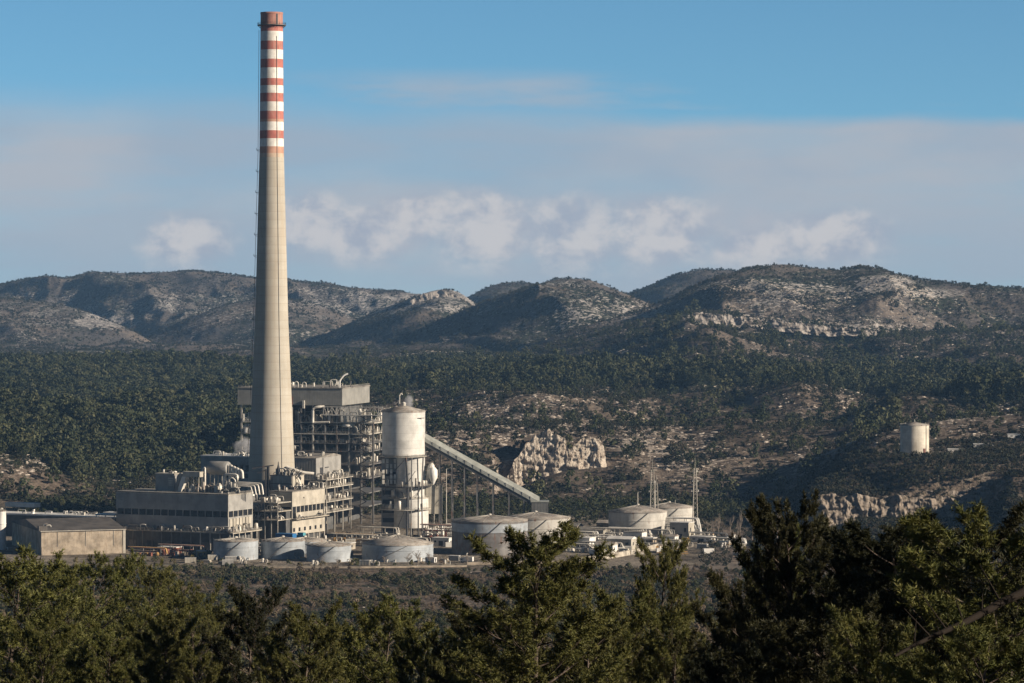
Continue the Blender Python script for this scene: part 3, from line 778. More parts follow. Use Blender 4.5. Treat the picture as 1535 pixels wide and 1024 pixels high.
    for zq in np.arange(30, zg - 4, 10):   # cable conduit on the lit flank
        rr.append(((ch_r(zq) + 0.15) * math.cos(math.radians(-60)), (ch_r(zq) + 0.15) * math.sin(math.radians(-60)), zq))
    cb.pipe(rr, 0.16, 5); cb.build('conduit', M['grey_steel'], root)
    # dark vertical repair marks near the mouth
    r_ = ch_r(ch_z(32)) + 0.05; a = math.radians(-58)
    MB().box(-0.5, 0.5, -0.12, 0.12, -3.8, 3.8).build('hatch', M['dark_steel'], root, (r_ * math.cos(a), r_ * math.sin(a), ch_z(31))).rotation_euler = (0, 0, math.radians(32))
chimney()

# ------------------------------------------------------------ building helper
TH = math.radians(-25)
def bld(cpx, d, lpx, rpx, th=TH):
    """near corner at px,d; returns local width W (towards -X) and depth D (towards +Y)"""
    x0 = gx(cpx, d); c, s = math.cos(th), math.sin(th)
    k = (lpx - CX) / F; Wd = (x0 - k * d) / (c - k * s * 1.0) if True else 0
    # left end: (x0 - c W, d - s W)
    Wd = (x0 - k * d) / (c - k * s)
    k2 = (rpx - CX) / F    # right end: (x0 - s D, d + c D)
    Dd = (k2 * d - x0) / (-s - k2 * c)
    return Vector((x0, d, 0)), Wd, Dd
def zz_(py, d): return zpix(py, d)
def railing(mb, pts, h=1.1, post=2.4, t=0.09):
    for p, q in zip(pts[:-1], pts[1:]):
        p, q = Vector(p), Vector(q); L_ = (q - p).length; k = max(1, int(L_ / post))
        for hh in (h, h * 0.5): mb.beam(p + Vector((0, 0, hh)), q + Vector((0, 0, hh)), t)
        for i in range(k + 1):
            a = p.lerp(q, i / k); mb.beam(a, a + Vector((0, 0, h)), t)
    return mb
rd = random.Random(11)
def vessel(mb, x, y, z, r, h):
    mb.lathe([(r * 0.3, z), (r, z + r * 0.3), (r, z + h - r * 0.4), (r * 0.6, z + h - r * 0.1), (r * 0.15, z + h)], 12, (x, y))
def clutter(root, x0, x1, y0, y1, z, n, mats=('pipe', 'steel', 'grey_steel'), hmax=4.0, g=None, names=True):
    """machinery standing on a deck: vessels, boxes, bent pipes, each a part"""
    g = g or rd
    for i in range(n):
        x, y = g.uniform(x0, x1), g.uniform(y0, y1); t = g.random(); m_ = M[g.choice(mats)]; h = g.uniform(0.35, 1) * hmax
        mb = MB()
        if t < 0.25:
            vessel(mb, x, y, z, g.uniform(0.5, 1.2), h); mb.build('vessel', m_, root)
        elif t < 0.5:
            w, d_ = g.uniform(0.7, 2.4), g.uniform(0.7, 2); mb.box(x - w / 2, x + w / 2, y - d_ / 2, y + d_ / 2, z, z + h * 0.7)
            mb.box(x - w / 2 - 0.1, x + w / 2 + 0.1, y - d_ / 2 - 0.1, y + d_ / 2 + 0.1, z + h * 0.7, z + h * 0.7 + 0.15); mb.build('machine_housing', m_, root)
        elif t < 0.9:
            r = g.uniform(0.16, 0.42); l = g.uniform(2, 7) * g.choice((-1, 1)); xe = min(max(x + l, x0), x1)
            mb.pipe([(x, y, z), (x, y, z + h), (xe, y, z + h), (xe, y + g.uniform(-1.5, 1.5), z + h * 0.3)], r); mb.build('pipe', m_, root)
        else:
            mb.pipe([(x, y, z), (x, y, z + h * 0.8), (x + 1.2, y, z + h), (x + 2.4, y, z + h * 0.8), (x + 2.4, y, z)], 0.3); mb.build('pipe', m_, root)
# ------------------------------------------------------------ turbine hall (long low block in front of the chimney)
def turbine_hall():
    loc, Wd, Dd = bld(342, 1885, 174, 379); d = 1885
    root = empty('turbine_hall', loc, 'long grey clad hall with a dark window strip, in front and left of the chimney', 'industrial building', rz=TH)
    zt, zw1, zw0, zl, zg = zz_(741, d), zz_(767, d), zz_(776, d), zz_(798, d), 0
    up = MB().box(-Wd, 0, 0, Dd, zw1, zt - 0.5).build('upper_wall', M['cladding'], root)
    MB().box(-Wd - 0.3, 0.3, -0.3, Dd + 0.3, zt - 0.5, zt).build('roof', M['roof'], root)
    MB().box(-Wd - 0.35, 0.35, -0.35, Dd + 0.35, zt - 0.9, zt - 0.52).build('roof_edge', M['pale_cladding'], root)
    MB().box(-Wd + 0.8, -0.8, 0.8, Dd - 0.8, zw0, zw1).build('window_strip', M['glass'], root)
    nb = 15
    for i in range(nb + 1):
        x = -Wd + 0.2 + (Wd - 0.9) * i / nb
        MB().box(x, x + 0.5, 0.15, 0.85, zw0, zw1).build('pier', M['cladding'], root)
    for i in range(6):
        y = 0.3 + (Dd - 0.9) * i / 5
        MB().box(-0.85, -0.1, y, y + 0.5, zw0, zw1).build('pier', M['pale_cladding'], root)
    MB().box(-Wd, 0, 0, Dd, zl, zw0).build('lower_wall', M['cladding'], root)
    # pale panels and vents on the lit end wall
    for i in range(7):
        y = 1.5 + i * (Dd - 3) / 7
        MB().box(-0.02, 0.35 + 0.2 * (i % 2), y, y + (Dd - 3) / 7 - 0.8, zl + 1.2, zw0 - 0.8).build('wall_panel', M['pale_cladding'], root)
    # ledge with pipes all along the front
    led = MB().box(-Wd - 0.5, 3.5, -4.2, -0.02, zl - 0.6, zl).build('ledge', M['concrete'], root)
    MB().box(0.02, 5.5, -4.2, Dd + 1, zl - 0.62, zl - 0.04).build('ledge', M['concrete'], root)
    railing(MB(), [(-Wd - 0.4, -4.1, zl), (3.4, -4.1, zl)]).build('railing', M['steel'], root)
    railing(MB(), [(5.4, -4.1, zl), (5.4, Dd + 0.8, zl)]).build('railing', M['steel'], root)
    g = random.Random(3)
    clutter(root, -Wd, 3, -3.6, -0.8, zl, 46, hmax=3.2, g=g)
    clutter(root, 1, 5, 0, Dd, zl, 16, hmax=4.2, g=g)
    # dark ground storey with columns
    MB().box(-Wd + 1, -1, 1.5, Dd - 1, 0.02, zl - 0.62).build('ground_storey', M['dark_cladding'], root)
    for i in range(13):
        x = -Wd + 0.6 + i * (Wd + 2) / 12
        MB().box(x, x + 0.55, -3.6, -3.0, 0, zl - 0.6).build('column', M['steel'] if i > 8 else M['grey_steel'], root)
    for i in range(5):
        y = i * Dd / 4.2
        MB().box(4.5, 5.05, y - 3, y - 2.4, 0, zl - 0.62).build('column', M['steel'], root)
    for i in range(5):
        x = -Wd + 8 + i * 12
        MB().box(x, x + 4.5, 1.3, 1.52, 0.05, 5).build('gate', M['dark_steel'] if i % 2 else M['grey_steel'], root)
    # lamp posts and low vents on the roof edge
    railing(MB(), [(-Wd, 0, zt), (0, 0, zt), (0, Dd, zt)], 0.9, 3).build('railing', M['steel'], root)
    return root, Wd, Dd, zt
hall, hW, hD, hZ = turbine_hall()
def on(root, x, y, z):
    return (Matrix.Translation(root.location) @ Matrix.Rotation(root.rotation_euler.z, 4, 'Z') @ Vector((x, y, z)))

# machinery standing on the hall roof
def roof_things():
    g = random.Random(5)
    r = empty('roof_cabin', on(hall, -hW + 26, hD * 0.55, hZ), 'grey louvred plant cabin on the left end of the long hall roof', 'roof cabin', rz=TH)
    h = 13.0
    MB().box(-7, 5.5, -3.5, 5, 0, h - 3.5).build('wall', M['cladding'], r)
    MB().box(-7.4, 5.9, -3.9, 5.4, h - 3.5, h - 2.9).build('roof', M['pale_cladding'], r)
    clutter(r, -6, 4, -2, 4, h - 2.9, 6, hmax=2.0, g=g)
    for i in range(4): MB().box(1.5, 4.6, -3.62, -3.5, 3 + i * 1.3, 3.7 + i * 1.3).build('louvre', M['steel'], r)
    r = empty('duct_frame', on(hall, -hW + 41, hD * 0.4, hZ), 'pale inclined duct with hood on a frame beside the roof cabin', 'air duct', rz=TH)
    MB().add([(-6, -2, 0), (-3.5, -2, 0), (-3.5, 2, 0), (-6, 2, 0), (-2.5, -2, 9.2), (0, -2, 8.4), (0, 2, 8.4), (-2.5, 2, 9.2)],
             [(0, 3, 2, 1), (4, 5, 6, 7), (0, 1, 5, 4), (1, 2, 6, 5), (2, 3, 7, 6), (3, 0, 4, 7)]).build('duct', M['pipe'], r)
    MB().box(-2.4, 9, -2.1, 2.1, 8.6, 11.6).build('hood', M['pale_cladding'], r)
    for x in (1, 4.5, 8): MB().box(x, x + 0.4, -2, -1.6, 0, 8.6).box(x, x + 0.4, 1.6, 2, 0, 8.6).build('leg', M['steel'], r)
    MB().beam((1, -1.8, 0.5), (8, -1.8, 8), 0.25).beam((8, -1.8, 0.5), (1, -1.8, 8), 0.25).build('brace', M['steel'], r)
    clutter(r, 0, 9, -4, 2, 0, 16, hmax=5, g=g)
    r = empty('curved_duct', on(hall, -hW + 58, hD * 0.62, hZ), 'big pale curved duct with tall pipes in the middle of the hall roof', 'air duct', rz=TH)
    MB().lathe([(3.6, -7), (3.9, -6.5), (3.9, 5), (3.5, 5.6)], 24).build('drum', M['cladding'], r, (-0.5, 2, 13.5)).rotation_euler = (0, math.radians(90), 0)
    for i in range(4):
        MB().pipe([(6.5 + i * 2.1, 1, 8), (6.5 + i * 2.1, 1, 15.4 - i * 0.8), (8.3 + i * 2.1, 1, 14.4 - i * 0.8), (8.6 + i * 2.1, 1, 11 - i)], 0.8).build('elbow', M['pipe'], r)
    for x in (-6, -1, 4): MB().box(x, x + 0.5, 0, 0.5, 0, 10.4).box(x, x + 0.5, 4, 4.5, 0, 10.4).build('leg', M['steel'], r)
    MB().pipe([(-9, -3, 0), (-9, -3, 13), (-7.6, -3, 14), (-7.6, -3, 2)], 0.6).build('pipe', M['pipe'], r)
    MB().pipe([(-7, -4, 0), (-7, -4, 11)], 0.4).build('pipe', M['pipe'], r)
    clutter(r, -10, 3, -6, 3, 0, 26, hmax=6, g=g)
    r = empty('pipe_portal', on(hall, -hW + 70, hD * 0.35, hZ), 'tall pale portal of bent pipes near the lit corner of the hall roof', 'pipe frame', rz=TH)
    MB().pipe([(-4, 0, 0), (-4.6, 0, 10.6), (4.6, 0, 10.6), (4, 0, 0)], 0.65).build('pipe', M['pipe'], r)
    MB().pipe([(-2.4, 1, 0), (-2.4, 1, 7.4), (0, 1, 9), (2.4, 1, 7.4), (2.4, 1, 0)], 0.45).build('pipe', M['pipe'], r)
    MB().box(-4.6, 4.6, -2, 3, 3.0, 3.5).build('deck', M['steel'], r)
    railing(MB(), [(-4.6, -2, 3.5), (4.6, -2, 3.5)]).build('railing', M['steel'], r)
    clutter(r, -4, 4, -1.5, 2.5, 3.5, 7, hmax=3.5, g=g); clutter(r, -5, 6, -4, 4, 0, 14, hmax=3, g=g)
    r = empty('roof_pipe', on(hall, -2, hD * 0.55, hZ), 'low line of pale pipes running right from the hall roof', 'pipes', rz=TH)
    for i in range(4):
        MB().pipe([(-9 + i, i * 1.6, 0), (-9 + i, i * 1.6, 4.2 + 0.5 * i), (8 + 1.4 * i, i * 1.6, 3.6 + 0.5 * i), (9 + 1.4 * i, i * 1.6, -1)], 0.34 + 0.06 * i).build('pipe', M['pipe'], r)
    clutter(r, -9, 0, -4, 5, 0, 12, hmax=3.6, g=g)
roof_things()

# ------------------------------------------------------------ open deck between the hall and the middle block
def deck():
    loc, Wd, Dd = bld(405, 1905, 372, 424)
    Wd, Dd = 26, 16
    g = random.Random(8)
    root = empty('pipe_deck', loc + Vector((4, 6, 0)), 'two storey open pipe deck joining the long hall to the middle block', 'pipe deck', rz=TH)
    d = 1910
    for k, py in enumerate((751, 764, 777)):
        z = zz_(py + 3, d)
        MB().box(-Wd, 0, 0, Dd, z - 0.5, z).build('deck', M['concrete'] if k else M['steel'], root)
        railing(MB(), [(-Wd, 0, z), (0, 0, z)]).build('railing', M['steel'], root)
        clutter(root, -Wd, 0, 0.5, Dd * 0.6, z, (26, 18, 14)[k], hmax=(5, 3.8, 3)[k], g=g)
    for i in range(7):
        x = -Wd + 0.2 + i * (Wd - 0.8) / 6
        MB().box(x, x + 0.45, 0.1, 0.55, 0, zz_(754, d)).build('column', M['steel'], root)
    MB().box(-Wd + 0.5, -0.5, Dd * 0.65, Dd - 0.5, 0, zz_(767, d) - 0.5).build('back_wall', M['dark_cladding'], root)
deck()
def boxy(name, px, d, w, dp, h, m, roofm, label, cat, group=None, z=0.0, th=TH, door=True, gable=0):
    r = empty(name, (gx(px, d), d, z), label, cat, group, rz=th)
    MB().box(-w / 2, w / 2, 0, dp, 0, h).build('wall', m, r)
    if gable:
        MB().add([(-w / 2 - 0.4, -0.4, h), (w / 2 + 0.4, -0.4, h), (w / 2 + 0.4, dp + 0.4, h), (-w / 2 - 0.4, dp + 0.4, h), (-w / 2 - 0.4, dp / 2, h + gable), (w / 2 + 0.4, dp / 2, h + gable)],
                 [(0, 1, 5, 4), (2, 3, 4, 5), (0, 4, 3), (1, 2, 5), (0, 3, 2, 1)]).build('roof', roofm, r)
    else:
        MB().box(-w / 2 - 0.25, w / 2 + 0.25, -0.25, dp + 0.25, h, h + 0.35).build('roof', roofm, r)
    if door:
        MB().box(-w * 0.1, w * 0.1 + 0.6, -0.06, 0.04, 0, min(h * 0.7, 3)).build('door', M['dark_steel'], r)
        for sx in (-0.36, 0.26):
            MB().box(w * sx, w * sx + w * 0.12, -0.05, 0.04, h * 0.45, h * 0.7).build('window', M['glass'], r)
        MB().box(w / 2 - 0.04, w / 2 + 0.05, dp * 0.3, dp * 0.3 + 1.2, h * 0.4, h * 0.7).build('window', M['glass'], r)
    return r

# ------------------------------------------------------------ middle block
def mid_block():
    loc, Wd, Dd = bld(438, 1925, 404, 487); d = 1925
    root = empty('switch_block', loc, 'square beige block with lit end wall and pipe decks, right of the chimney foot', 'industrial building', rz=TH)
    zt, z1, z2 = zz_(738, d), zz_(760, d), zz_(778, d)
    MB().box(-Wd, 0, 0, Dd, z1, zt).build('upper_wall', M['pale_cladding'], root)
    MB().box(-Wd - 0.3, 0.3, -0.3, Dd + 0.3, zt, zt + 0.4).build('roof', M['roof'], root)
    MB().box(-Wd + 1, -1, 1, Dd - 1, z2, z1).build('window_strip', M['glass'], root)
    for i in range(9):
        y = 0.3 + (Dd - 1) * i / 8
        MB().box(-1.1, -0.3, y, y + 0.6, z2, z1).build('pier', M['pale_cladding'], root)
    MB().box(-0.8, 0.4, 4, Dd - 3, z2 + 0.5, z1 - 3.6).build('wall_panel', M['pale_cladding'], root)
    MB().box(-Wd, 0, 0, Dd, 6.5, z2).build('lower_wall', M['pale_cladding'], root)
    MB().box(-Wd + 2, -2, 2, Dd - 1, 0, 6.5).build('ground_storey', M['dark_cladding'], root)
    for i in range(7):
        y = 0.2 + (Dd - 0.8) * i / 6
        MB().box(-0.7, -0.1, y, y + 0.6, 0, 6.5).build('column', M['steel'], root)
        MB().box(-0.03, 0.06, y + 0.9, y + 3.2, 8.4, 10.6).build('window', M['glass'], root)
    for i in range(5):
        x = -Wd + 0.2 + (Wd - 1) * i / 4
        MB().box(x, x + 0.6, 0.1, 0.7, 0, 6.5).build('column', M['steel'], root)
    MB().box(0.02, 3.0, 0, Dd, z2 - 0.4, z2).build('balcony', M['concrete'], root)
    railing(MB(), [(2.9, 0, z2), (2.9, Dd, z2)]).build('railing', M['steel'], root)
    g = random.Random(9)
    clutter(root, 0.5, 2.6, 1, Dd - 1, z2, 10, hmax=2.6, g=g)
    clutter(root, 1, 5, 0, Dd, 0, 14, hmax=5, g=g, mats=('pipe', 'steel'))
    clutter(root, -Wd, -0.5, 0.5, Dd, zt + 0.4, 22, hmax=3.4, g=g)
    MB().box(0.05, 0.2, 13.4, 14.4, zz_(749, d), zz_(747, d)).build('vent', M['dark_steel'], root)
mid_block()
r = empty('blue_container', (gx(428, 1893), 1893, 0), 'dark blue steel container under the deck, left of the turquoise one', 'container', rz=TH)
MB().box(-6.5, 4.5, 0, 5, 3.5, 9.6).build('body', M['blue'], r); MB().box(-6.6, 4.6, -0.1, 5.1, 9.6, 9.9).build('lid', M['blue'], r)
for x in (-6, -2.5, 1, 4): MB().box(x, x + 0.4, 0.2, 0.6, 0, 3.5).build('leg', M['steel'], r)
r = empty('turquoise_hopper', (gx(450, 1896), 1896, 0), 'small turquoise hopper standing on legs right of the blue container', 'hopper', rz=TH)
MB().box(-1.9, 1.9, 0, 3, 5, 10.2).build('body', M['teal'], r)
MB().add([(-1.9, 0, 5), (1.9, 0, 5), (1.9, 3, 5), (-1.9, 3, 5), (-.5, 1, 2.6), (.5, 1, 2.6), (.5, 2, 2.6), (-.5, 2, 2.6)], [(0, 1, 5, 4), (1, 2, 6, 5), (2, 3, 7, 6), (3, 0, 4, 7), (4, 5, 6, 7)]).build('cone', M['teal'], r)
for x in (-1.8, 1.5):
    for y in (0.1, 2.6): MB().box(x, x + 0.3, y, y + 0.3, 0, 5).build('leg', M['steel'], r)

# ------------------------------------------------------------ chimney foot: duct house and pipe tangle
def foot():
    g = random.Random(12)
    d = 1968
    root = empty('flue_house', (gx(405, d), d, 0), 'beige flue duct house built against the foot of the chimney', 'duct house', rz=TH)
    zt = zz_(713, d)
    MB().box(0, 15, 0, 14, 0, zt).build('wall', M['pale_cladding'], root)
    MB().box(-6, -0.02, 1, 14, 0, zt - 3).build('annexe', M['cladding'], root)
    MB().box(-0.3, 15.3, -0.3, 14.3, zt, zt + 0.4).build('roof', M['roof'], root)
    MB().box(-1.4, -0.2, -1.5, -0.3, 0, zt + 6).build('post', M['dark_steel'], root)
    for k in (8, 16, 24): MB().box(-0.1, 15.1, -0.25, -0.03, zt - k * 0.6, zt - k * 0.6 + 0.4).build('rail', M['grey_steel'], root)
    for i in range(5): MB().box(2 + 3 * i, 2.4 + 3 * i, -0.2, -0.02, 0, zt).build('pier', M['steel'], root)
    railing(MB(), [(-0.2, -0.2, zt + 0.4), (15.2, -0.2, zt + 0.4), (15.2, 14, zt + 0.4)], 1.2).build('railing', M['dark_steel'], root)
    clutter(root, 0, 15, 0.5, 12, zt + 0.4, 12, hmax=4, g=g)
    r = empty('davit_crane', (gx(399, d), d - 3, 0), 'small dark swing crane against the lit side of the chimney foot', 'crane')
    MB().box(-0.5, 0.5, -0.5, 0.5, 0, zz_(703, d)).build('mast', M['dark_steel'], r)
    MB().beam((-8, 0, zz_(702, d)), (4.6, 0, zz_(697, d)), 0.5, 0.7).build('boom', M['dark_steel'], r)
    MB().beam((-5, 0, zz_(709, d)), (0.3, 0, zz_(704, d)), 0.4).build('brace', M['dark_steel'], r)
    r = empty('chimney_pipes', (gx(432, d), d, 0), 'tangle of pale bent pipes and stays on the right of the chimney foot', 'pipework', rz=TH)
    for i in range(12):
        x = g.uniform(-3, 5); z = zz_(g.uniform(735, 715), d); h = g.uniform(2, 9)
        MB().pipe([(x, g.uniform(-2, 2), z - 6), (x + g.uniform(-1, 1), 0, z + h), (x + g.uniform(2, 6), g.uniform(-1, 1), z + h * g.uniform(0.3, 0.9)), (x + g.uniform(3, 7), 0, z - 4)], g.uniform(0.3, 0.7)).build('pipe', M['pipe'], r)
    for i in range(8):
        MB().beam((g.uniform(-4, 3), -1, zz_(g.uniform(735, 720), d)), (g.uniform(3, 12), -1, zz_(g.uniform(712, 698), d)), 0.35).build('stay', M['steel'], r)
    MB().pipe([(-1, 0, zz_(700, d)), (8, 2, zz_(708, d)), (14, 6, zz_(710, d))], 0.9).build('pipe', M['pipe'], r)
    MB().box(-3.5, 9, 2, 9, 0, zz_(728, d)).build('base_block', M['cladding'], r)
    MB().lathe([(0.9, zz_(712, d)), (1.3, zz_(706, d)), (0.5, zz_(698, d)), (0.15, zz_(692, d))], 10, (-5.5, -2)).build('vent_cowl', M['dark_steel'], r)
foot()

# ------------------------------------------------------------ filter house behind the middle block
def filter_house():
    TF = math.radians(-19)
    loc, Wd, Dd = bld(474, 2030, 436, 511, TF); d = 2030
    root = empty('filter_house', loc, 'grey raised filter house with broken lit end wall, on an open frame beside the chimney', 'industrial building', rz=TF)
    zt, zb = zz_(687, d), zz_(719, d)
    MB().box(-Wd, 0, 0, Dd, zb, zt).build('wall', M['cladding'], root)
    MB().add([(-Wd - .3, -.3, zt), (.3, -.3, zt), (.3, Dd + .3, zt), (-Wd - .3, Dd + .3, zt), (-Wd - .3, Dd * 0.7, zt + 1.8), (.3, Dd * 0.7, zt + 1.8)],
             [(0, 1, 5, 4), (2, 3, 4, 5), (0, 4, 3), (1, 2, 5), (0, 3, 2, 1)]).build('roof', M['roof'], root)
    g = random.Random(13)
    MB().box(0.02, 0.25, 6, 10, zb + 1.5, zb + 7).build('opening', M['dark_steel'], root)
    MB().box(0.02, 0.35, 10.3, 10.9, zb, zt - 0.5).build('post', M['grey_steel'], root)
    MB().box(0.02, 0.3, 14, 20, zb + 6.4, zb + 6.9).build('rail', M['dark_steel'], root)
    clutter(root, -Wd, -1, 1, Dd * 0.4, zt + 0.8, 10, hmax=3, g=g)
    for k, py in enumerate((719, 731, 752, 768)):
        z = zz_(py, d)
        MB().box(-4 if k else -Wd, 7, -1, Dd + 3, z - 0.5, z).build('deck', M['steel'], root)
        railing(MB(), [(7, -1, z), (7, Dd + 3, z)]).build('railing', M['steel'], root)
        railing(MB(), [(-4, -1, z), (7, -1, z)]).build('railing', M['steel'], root)
        clutter(root, 0 if k == 0 else -3, 6.5, -0.5, Dd + 2, z, (30, 30, 18, 12)[k], hmax=(4.5, 6, 5, 4)[k], g=g)
    for x in (-3.8, 1.5, 6.5):
        for i in range(4):
            y = -0.8 + i * (Dd + 3) / 3.2
            MB().box(x, x + 0.45, y, y + 0.45, 0, zz_(719, d) - 0.5).build('column', M['steel'], root)
    MB().box(-Wd, -5, 2, Dd, 0, zb - 0.5).build('core', M['dark_cladding'], root)
filter_house()
def rear_house():
    loc, Wd, Dd = bld(392, 2075, 301, 425); d = 2075
    root = empty('coal_bunker_house', loc, 'wide shaded grey building half hidden behind the left of the chimney', 'industrial building', rz=TH)
    zt = zz_(686, d)
    MB().box(-Wd, 0, 0, Dd, 0, zt).build('wall', M['cladding'], root)
    MB().box(-Wd - 0.3, 0.3, -0.3, Dd + 0.3, zt, zt + 0.6).build('roof', M['white'], root)
    for i in range(6): MB().box(-Wd + 20 + i * 4, -Wd + 22.4 + i * 4, -0.1, 0.05, zt - 9, zt - 5).build('window', M['glass'], root)
    MB().box(-Wd + 18, -2, -0.15, -0.02, zt - 13, zt - 10.5).build('window_strip', M['dark_steel'], root)
    g = random.Random(14); clutter(root, -Wd + 6, -3, 1, 8, zt + 0.6, 24, hmax=2.8, g=g, mats=('white', 'pipe', 'steel'))
rear_house()

# ------------------------------------------------------------ boiler house
def boiler():
    TB = math.radians(-14)
    loc, Wd, Dd = bld(513, 2110, 357, 554, TB); d = 2110; Dd = min(Dd, 62)
    root = empty('boiler_house', loc, 'huge open boiler house of dark steel floors under a long grey clad top storey', 'boiler house', rz=TB)
    zt, zc = zz_(583, d), zz_(608, d)
    MB().box(-Wd, 0, 0, Dd, zc, zt).build('top_storey', M['boiler_cladding'], root)
    MB().box(-Wd - 0.4, 0.4, -0.4, Dd + 0.4, zt, zt + 0.6).build('roof', M['roof'], root)
    MB().box(-Wd - 0.2, -Wd + 0.02 - 0.05, 0.0, Dd, zc, zt).build('end_panel', M['white'], root)
    g = random.Random(15)
    railing(MB(), [(-Wd, 0, zt + 0.6), (0, 0, zt + 0.6), (0, Dd, zt + 0.6)], 1.2).build('railing', M['steel'], root)
    clutter(root, -Wd + 8, -1, 1, Dd * 0.5, zt + 0.6, 26, hmax=4.6, g=g)
    MB().pipe([(-3, 4, zt), (-3, 4, zt + 5), (-0.5, 5, zt + 8.5), (2, 6, zt + 9.5)], 0.6).build('vent_pipe', M['white'], root)
    # core and floors
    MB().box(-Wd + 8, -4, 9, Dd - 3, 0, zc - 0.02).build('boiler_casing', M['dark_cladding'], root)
    floors = (633, 650, 664, 676, 696, 716, 738, 758)
    for k, py in enumerate(floors):
        z = zz_(py, d); ext = 17 if k != 0 else 21
        MB().box(-Wd + 2, ext, 0.5, Dd * (0.9 if k > 1 else 0.8), z - 0.7, z).build('floor', M['grey_steel'] if k > 1 else M['steel'], root)
        if k < 6:
            railing(MB(), [(-Wd + 2, 0.6, z), (ext, 0.6, z), (ext, Dd * 0.8, z)], 1.2, 3).build('railing', M['steel'] if k < 3 else M['grey_steel'], root)
            n = (46, 46, 26, 18, 12, 10)[k]
            clutter(root, -Wd + 30, ext - 1, 0.8, 7, z, n, hmax=(9, 6, 4.5, 5, 6, 6)[k], g=g, mats=('pipe', 'steel', 'grey_steel') if k < 3 else ('grey_steel', 'dark_steel', 'steel'))
            clutter(root, 4, ext - 1, 8, Dd * 0.75, z, (10, 16, 18, 18, 14, 14)[k], hmax=6, g=g, mats=('pipe', 'steel'))
    xs = [-Wd + 2 + i * (Wd + 18) / 11 for i in range(12)]
    for i, x in enumerate(xs):
        top = zc if x < 0 else zz_(633, d)
        for y in (0.6, Dd * 0.45, Dd * 0.85):
            if y > 1 and x < -4: continue
            MB().box(x - 0.5, x + 0.5, y, y + 1, 0, top - 0.1).build('column', M['grey_steel'] if i % 3 else M['steel'], root)
    for i in range(10):
        x = xs[i + 1] ; z0 = zz_(floors[(i * 3) % 6 + 1], d); z1 = zz_(floors[(i * 3) % 6], d)
        MB().beam((xs[i], 0.9, z0), (x, 0.9, z1 - 0.5), 0.4).build('brace', M['grey_steel'], root)
    # lit truss gallery running right under the top storey
    tg = MB(); za, zb = zz_(610, d), zz_(622, d)
    x0, x1 = -12, 27
    for z in (za, zb): tg.beam((x0, -1.2, z), (x1, -1.2, z), 0.5)
    k = 14
    for i in range(k):
        a = x0 + (x1 - x0) * i / k; b = x0 + (x1 - x0) * (i + 1) / k
        tg.beam((a, -1.2, za), (a, -1.2, zb), 0.3).beam((a, -1.2, zb if i % 2 else za), (b, -1.2, za if i % 2 else zb), 0.3)
    tg.build('truss', M['pipe'], root)
    MB().box(x0, x1, -1.1, 5, zb - 0.5, zb).build('walkway', M['pipe'], root)
    railing(MB(), [(0, 2, za), (x1 + 4, 2, za)], 1.3).box(0, x1 + 4, 1.8, 4, za - 0.4, za).build('walkway', M['steel'], root)
    MB().pipe([(-19, -1.5, zz_(634, d)), (-19, -1.5, zz_(612, d)), (-15, -1.5, zz_(610, d)), (-12, 0.5, zz_(610, d))], 0.9).build('downpipe', M['pipe'], root)
    MB().pipe([(-19, -1.2, zz_(634, d)), (-8, -1.2, zz_(633, d))], 0.7).build('downpipe', M['pipe'], root)
    for x in (-40, -33):
        MB().pipe([(x, -0.8, zz_(690, d)), (x, -0.8, zz_(611, d))], 0.55).build('downpipe', M['grey_steel'], root)
    MB().box(-33.5, -32.9, -0.4, -0.05, zc + 0.2, zz_(595, d)).build('stripe_lamp', M['rust'], root)
    for x in (-46, -37, -26): MB().box(x, x + 1.3, -1.5, -0.1, zc - 2, zc + 3).build('spout', M['pipe'], root)
    MB().lathe([(0.5, 0), (4.2, 0.3), (4.2, 1.6), (2.5, 2.6), (0.3, 3)], 16, (3, 4)).build('fan_housing', M['pipe'], root, (0, 0, zz_(641, d)))
    # rear columns left of the chimney
    clutter(root, -Wd + 2, -Wd + 9, 1, 6, zz_(650, d), 14, hmax=6, g=g, mats=('white', 'pipe')); clutter(root, -Wd + 2, -Wd + 9, 1, 6, zz_(633, d), 12, hmax=6, g=g, mats=('white', 'pipe'))
    # shaded stair tower on the right of the frame
    for i in range(26):
        z = 4 + i * 2.6
        (MB().beam((11, -0.4, z), (16, -0.4, z + 2.6), 0.5) if i % 2 else MB().beam((16, -0.4, z), (11, -0.4, z + 2.6), 0.5)).build('stair_flight', M['dark_steel'], root)
boiler()
